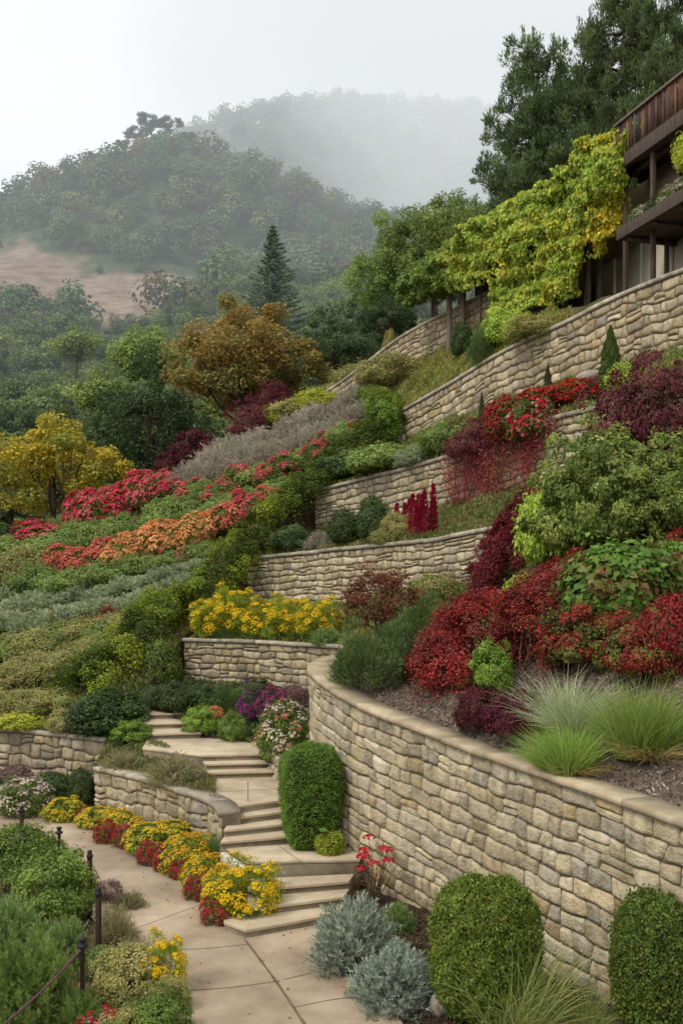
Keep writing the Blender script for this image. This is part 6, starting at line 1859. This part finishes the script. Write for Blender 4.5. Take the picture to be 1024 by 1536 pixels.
scatter('ground_cover', 'low green and yellow leaves under the flower border', 'ground cover', gV, gF, 34000, '#5d6a2c #76782e #6d5a2c #50602a', (.1, .04), 134, .01, .6, mask=lambda q: ~in_poly(q) & (q[:, 1] > 13.5) & (q[:, 0] > np.interp(q[:, 1], [13, 14, 16, 18, 20, 22], [-3, -3, -3.4, -4.2, -5.5, -7])) & (q[:, 0] < -1.4), hvar=.2)
V, F = terr('side_bed')
scatter('ground_cover', 'brown-green low growth on top of the curved wall', 'ground cover', V, F, 8000, '#6a6a40 #5d6438 #7a7048', (.1, .035), 136, .02, .6, hvar=.18)
V, F = terr('step_bank')
scatter('ground_cover', 'dark leaves on the bank left of the upper steps', 'ground cover', V, F, 9000, '#45542c #52613a #3a4826', (.12, .05), 135, .02, .5, hvar=.3)
px_, py_ = np.meshgrid(np.linspace(-9, 1.5, 40), np.linspace(9, 22, 50)); gP = np.stack([px_, py_, 0 * px_ + .006], -1).reshape(-1, 3); gPF = grid_faces(50, 40)
pe = np.array(poly)[:, :2]
edge_d = lambda q: np.min(np.linalg.norm(q[:, None, :2] - pe[None, ::2, :], axis=2), axis=1)
scatter('fallen_leaves', 'fallen leaves and petals scattered along the edges of the path', 'leaf litter', gP, gPF, 2600, '#7a5a35 #8f6a3a #6b7038 #a5823f #8a3a30 #5a4632', (.05, .03), 140, .004, .03, 'mulch_chip', mask=lambda q: in_poly(q) & (np.random.default_rng(7).random(len(q)) < np.exp(-edge_d(q) * 2.6) * 1.1 + .004), hvar=.006)
V, F = terr('back_slope')
scatter('ground_cover', 'dark undergrowth on the slope behind the crest', 'ground cover', V, F, 30000, '#3c4730 #46523a #333d29', (.4, .14), 133, .05, .5, hvar=.8)
# ------------------------------------------------------------------ mist over the mountain
def fog_mat(name, sigma, lum, bank=False):
    m, nt, N, L = new_mat(name)
    out = N.new('ShaderNodeOutputMaterial'); ab = N.new('ShaderNodeVolumeAbsorption'); em = N.new('ShaderNodeEmission')
    ab.inputs['Color'].default_value = (0, 0, 0, 1); ab.inputs['Density'].default_value = sigma
    em.inputs['Color'].default_value = (*lum, 1); em.inputs['Strength'].default_value = sigma  # the volume glows by itself in place of scattered daylight
    ad = N.new('ShaderNodeAddShader'); L.new(ab.outputs[0], ad.inputs[0]); L.new(em.outputs[0], ad.inputs[1]); L.new(ad.outputs[0], out.inputs['Volume'])
    if bank:
        tc = N.new('ShaderNodeTexCoord'); sp = N.new('ShaderNodeSeparateXYZ'); L.new(tc.outputs['Object'], sp.inputs[0])
        # denser with height and towards +x, broken by slow noise
        n = N.new('ShaderNodeTexNoise'); n.inputs['Scale'].default_value = .011; n.inputs['Detail'].default_value = 4
        L.new(tc.outputs['Object'], n.inputs['Vector'])
        def math_(op, a, b):
            q = N.new('ShaderNodeMath'); q.operation = op
            for k, x in enumerate((a, b)):
                if isinstance(x, (int, float)): q.inputs[k].default_value = x
                else: L.new(x, q.inputs[k])
            return q.outputs[0]
        h = math_('ADD', math_('MULTIPLY', sp.outputs['Z'], 1.0), math_('MULTIPLY', math_('SUBTRACT', n.outputs['Fac'], .5), 230.0))
        h = math_('ADD', h, math_('MULTIPLY', sp.outputs['X'], bank[2]))
        mr = N.new('ShaderNodeMapRange'); mr.interpolation_type = 'SMOOTHSTEP'
        mr.inputs[1].default_value = bank[0]; mr.inputs[2].default_value = bank[1]; mr.inputs[3].default_value = .04; mr.inputs[4].default_value = 1
        L.new(h, mr.inputs[0])
        dn = math_('MULTIPLY', mr.outputs[0], sigma)
        L.new(dn, ab.inputs['Density']); L.new(dn, em.inputs['Strength'])
    return m


def fog(name, x0, x1, y0, y1, z0, z1, mat):
    b = MB(); b.box(x0, x1, y0, y1, z0, z1)
    me = b.mesh(name, mat); o = struct(name, me)
    return o


fog('haze', -900, 900, 110, 600, -60, 190, fog_mat('valley_haze', .0013, (.68, .725, .75)))
fog('mist', -700, 700, 225, 545, 60, 300, fog_mat('mountain_mist', .0065, (.85, .875, .90), (120, 275, .9)))
for lab, ks in LABELS.items():
    if len(ks) > 1 and not ks[0][1]:
        print('DUP LABEL', lab)
    if not 4 <= len(lab.split()) <= 16:
        print('LABEL LEN', len(lab.split()), lab)
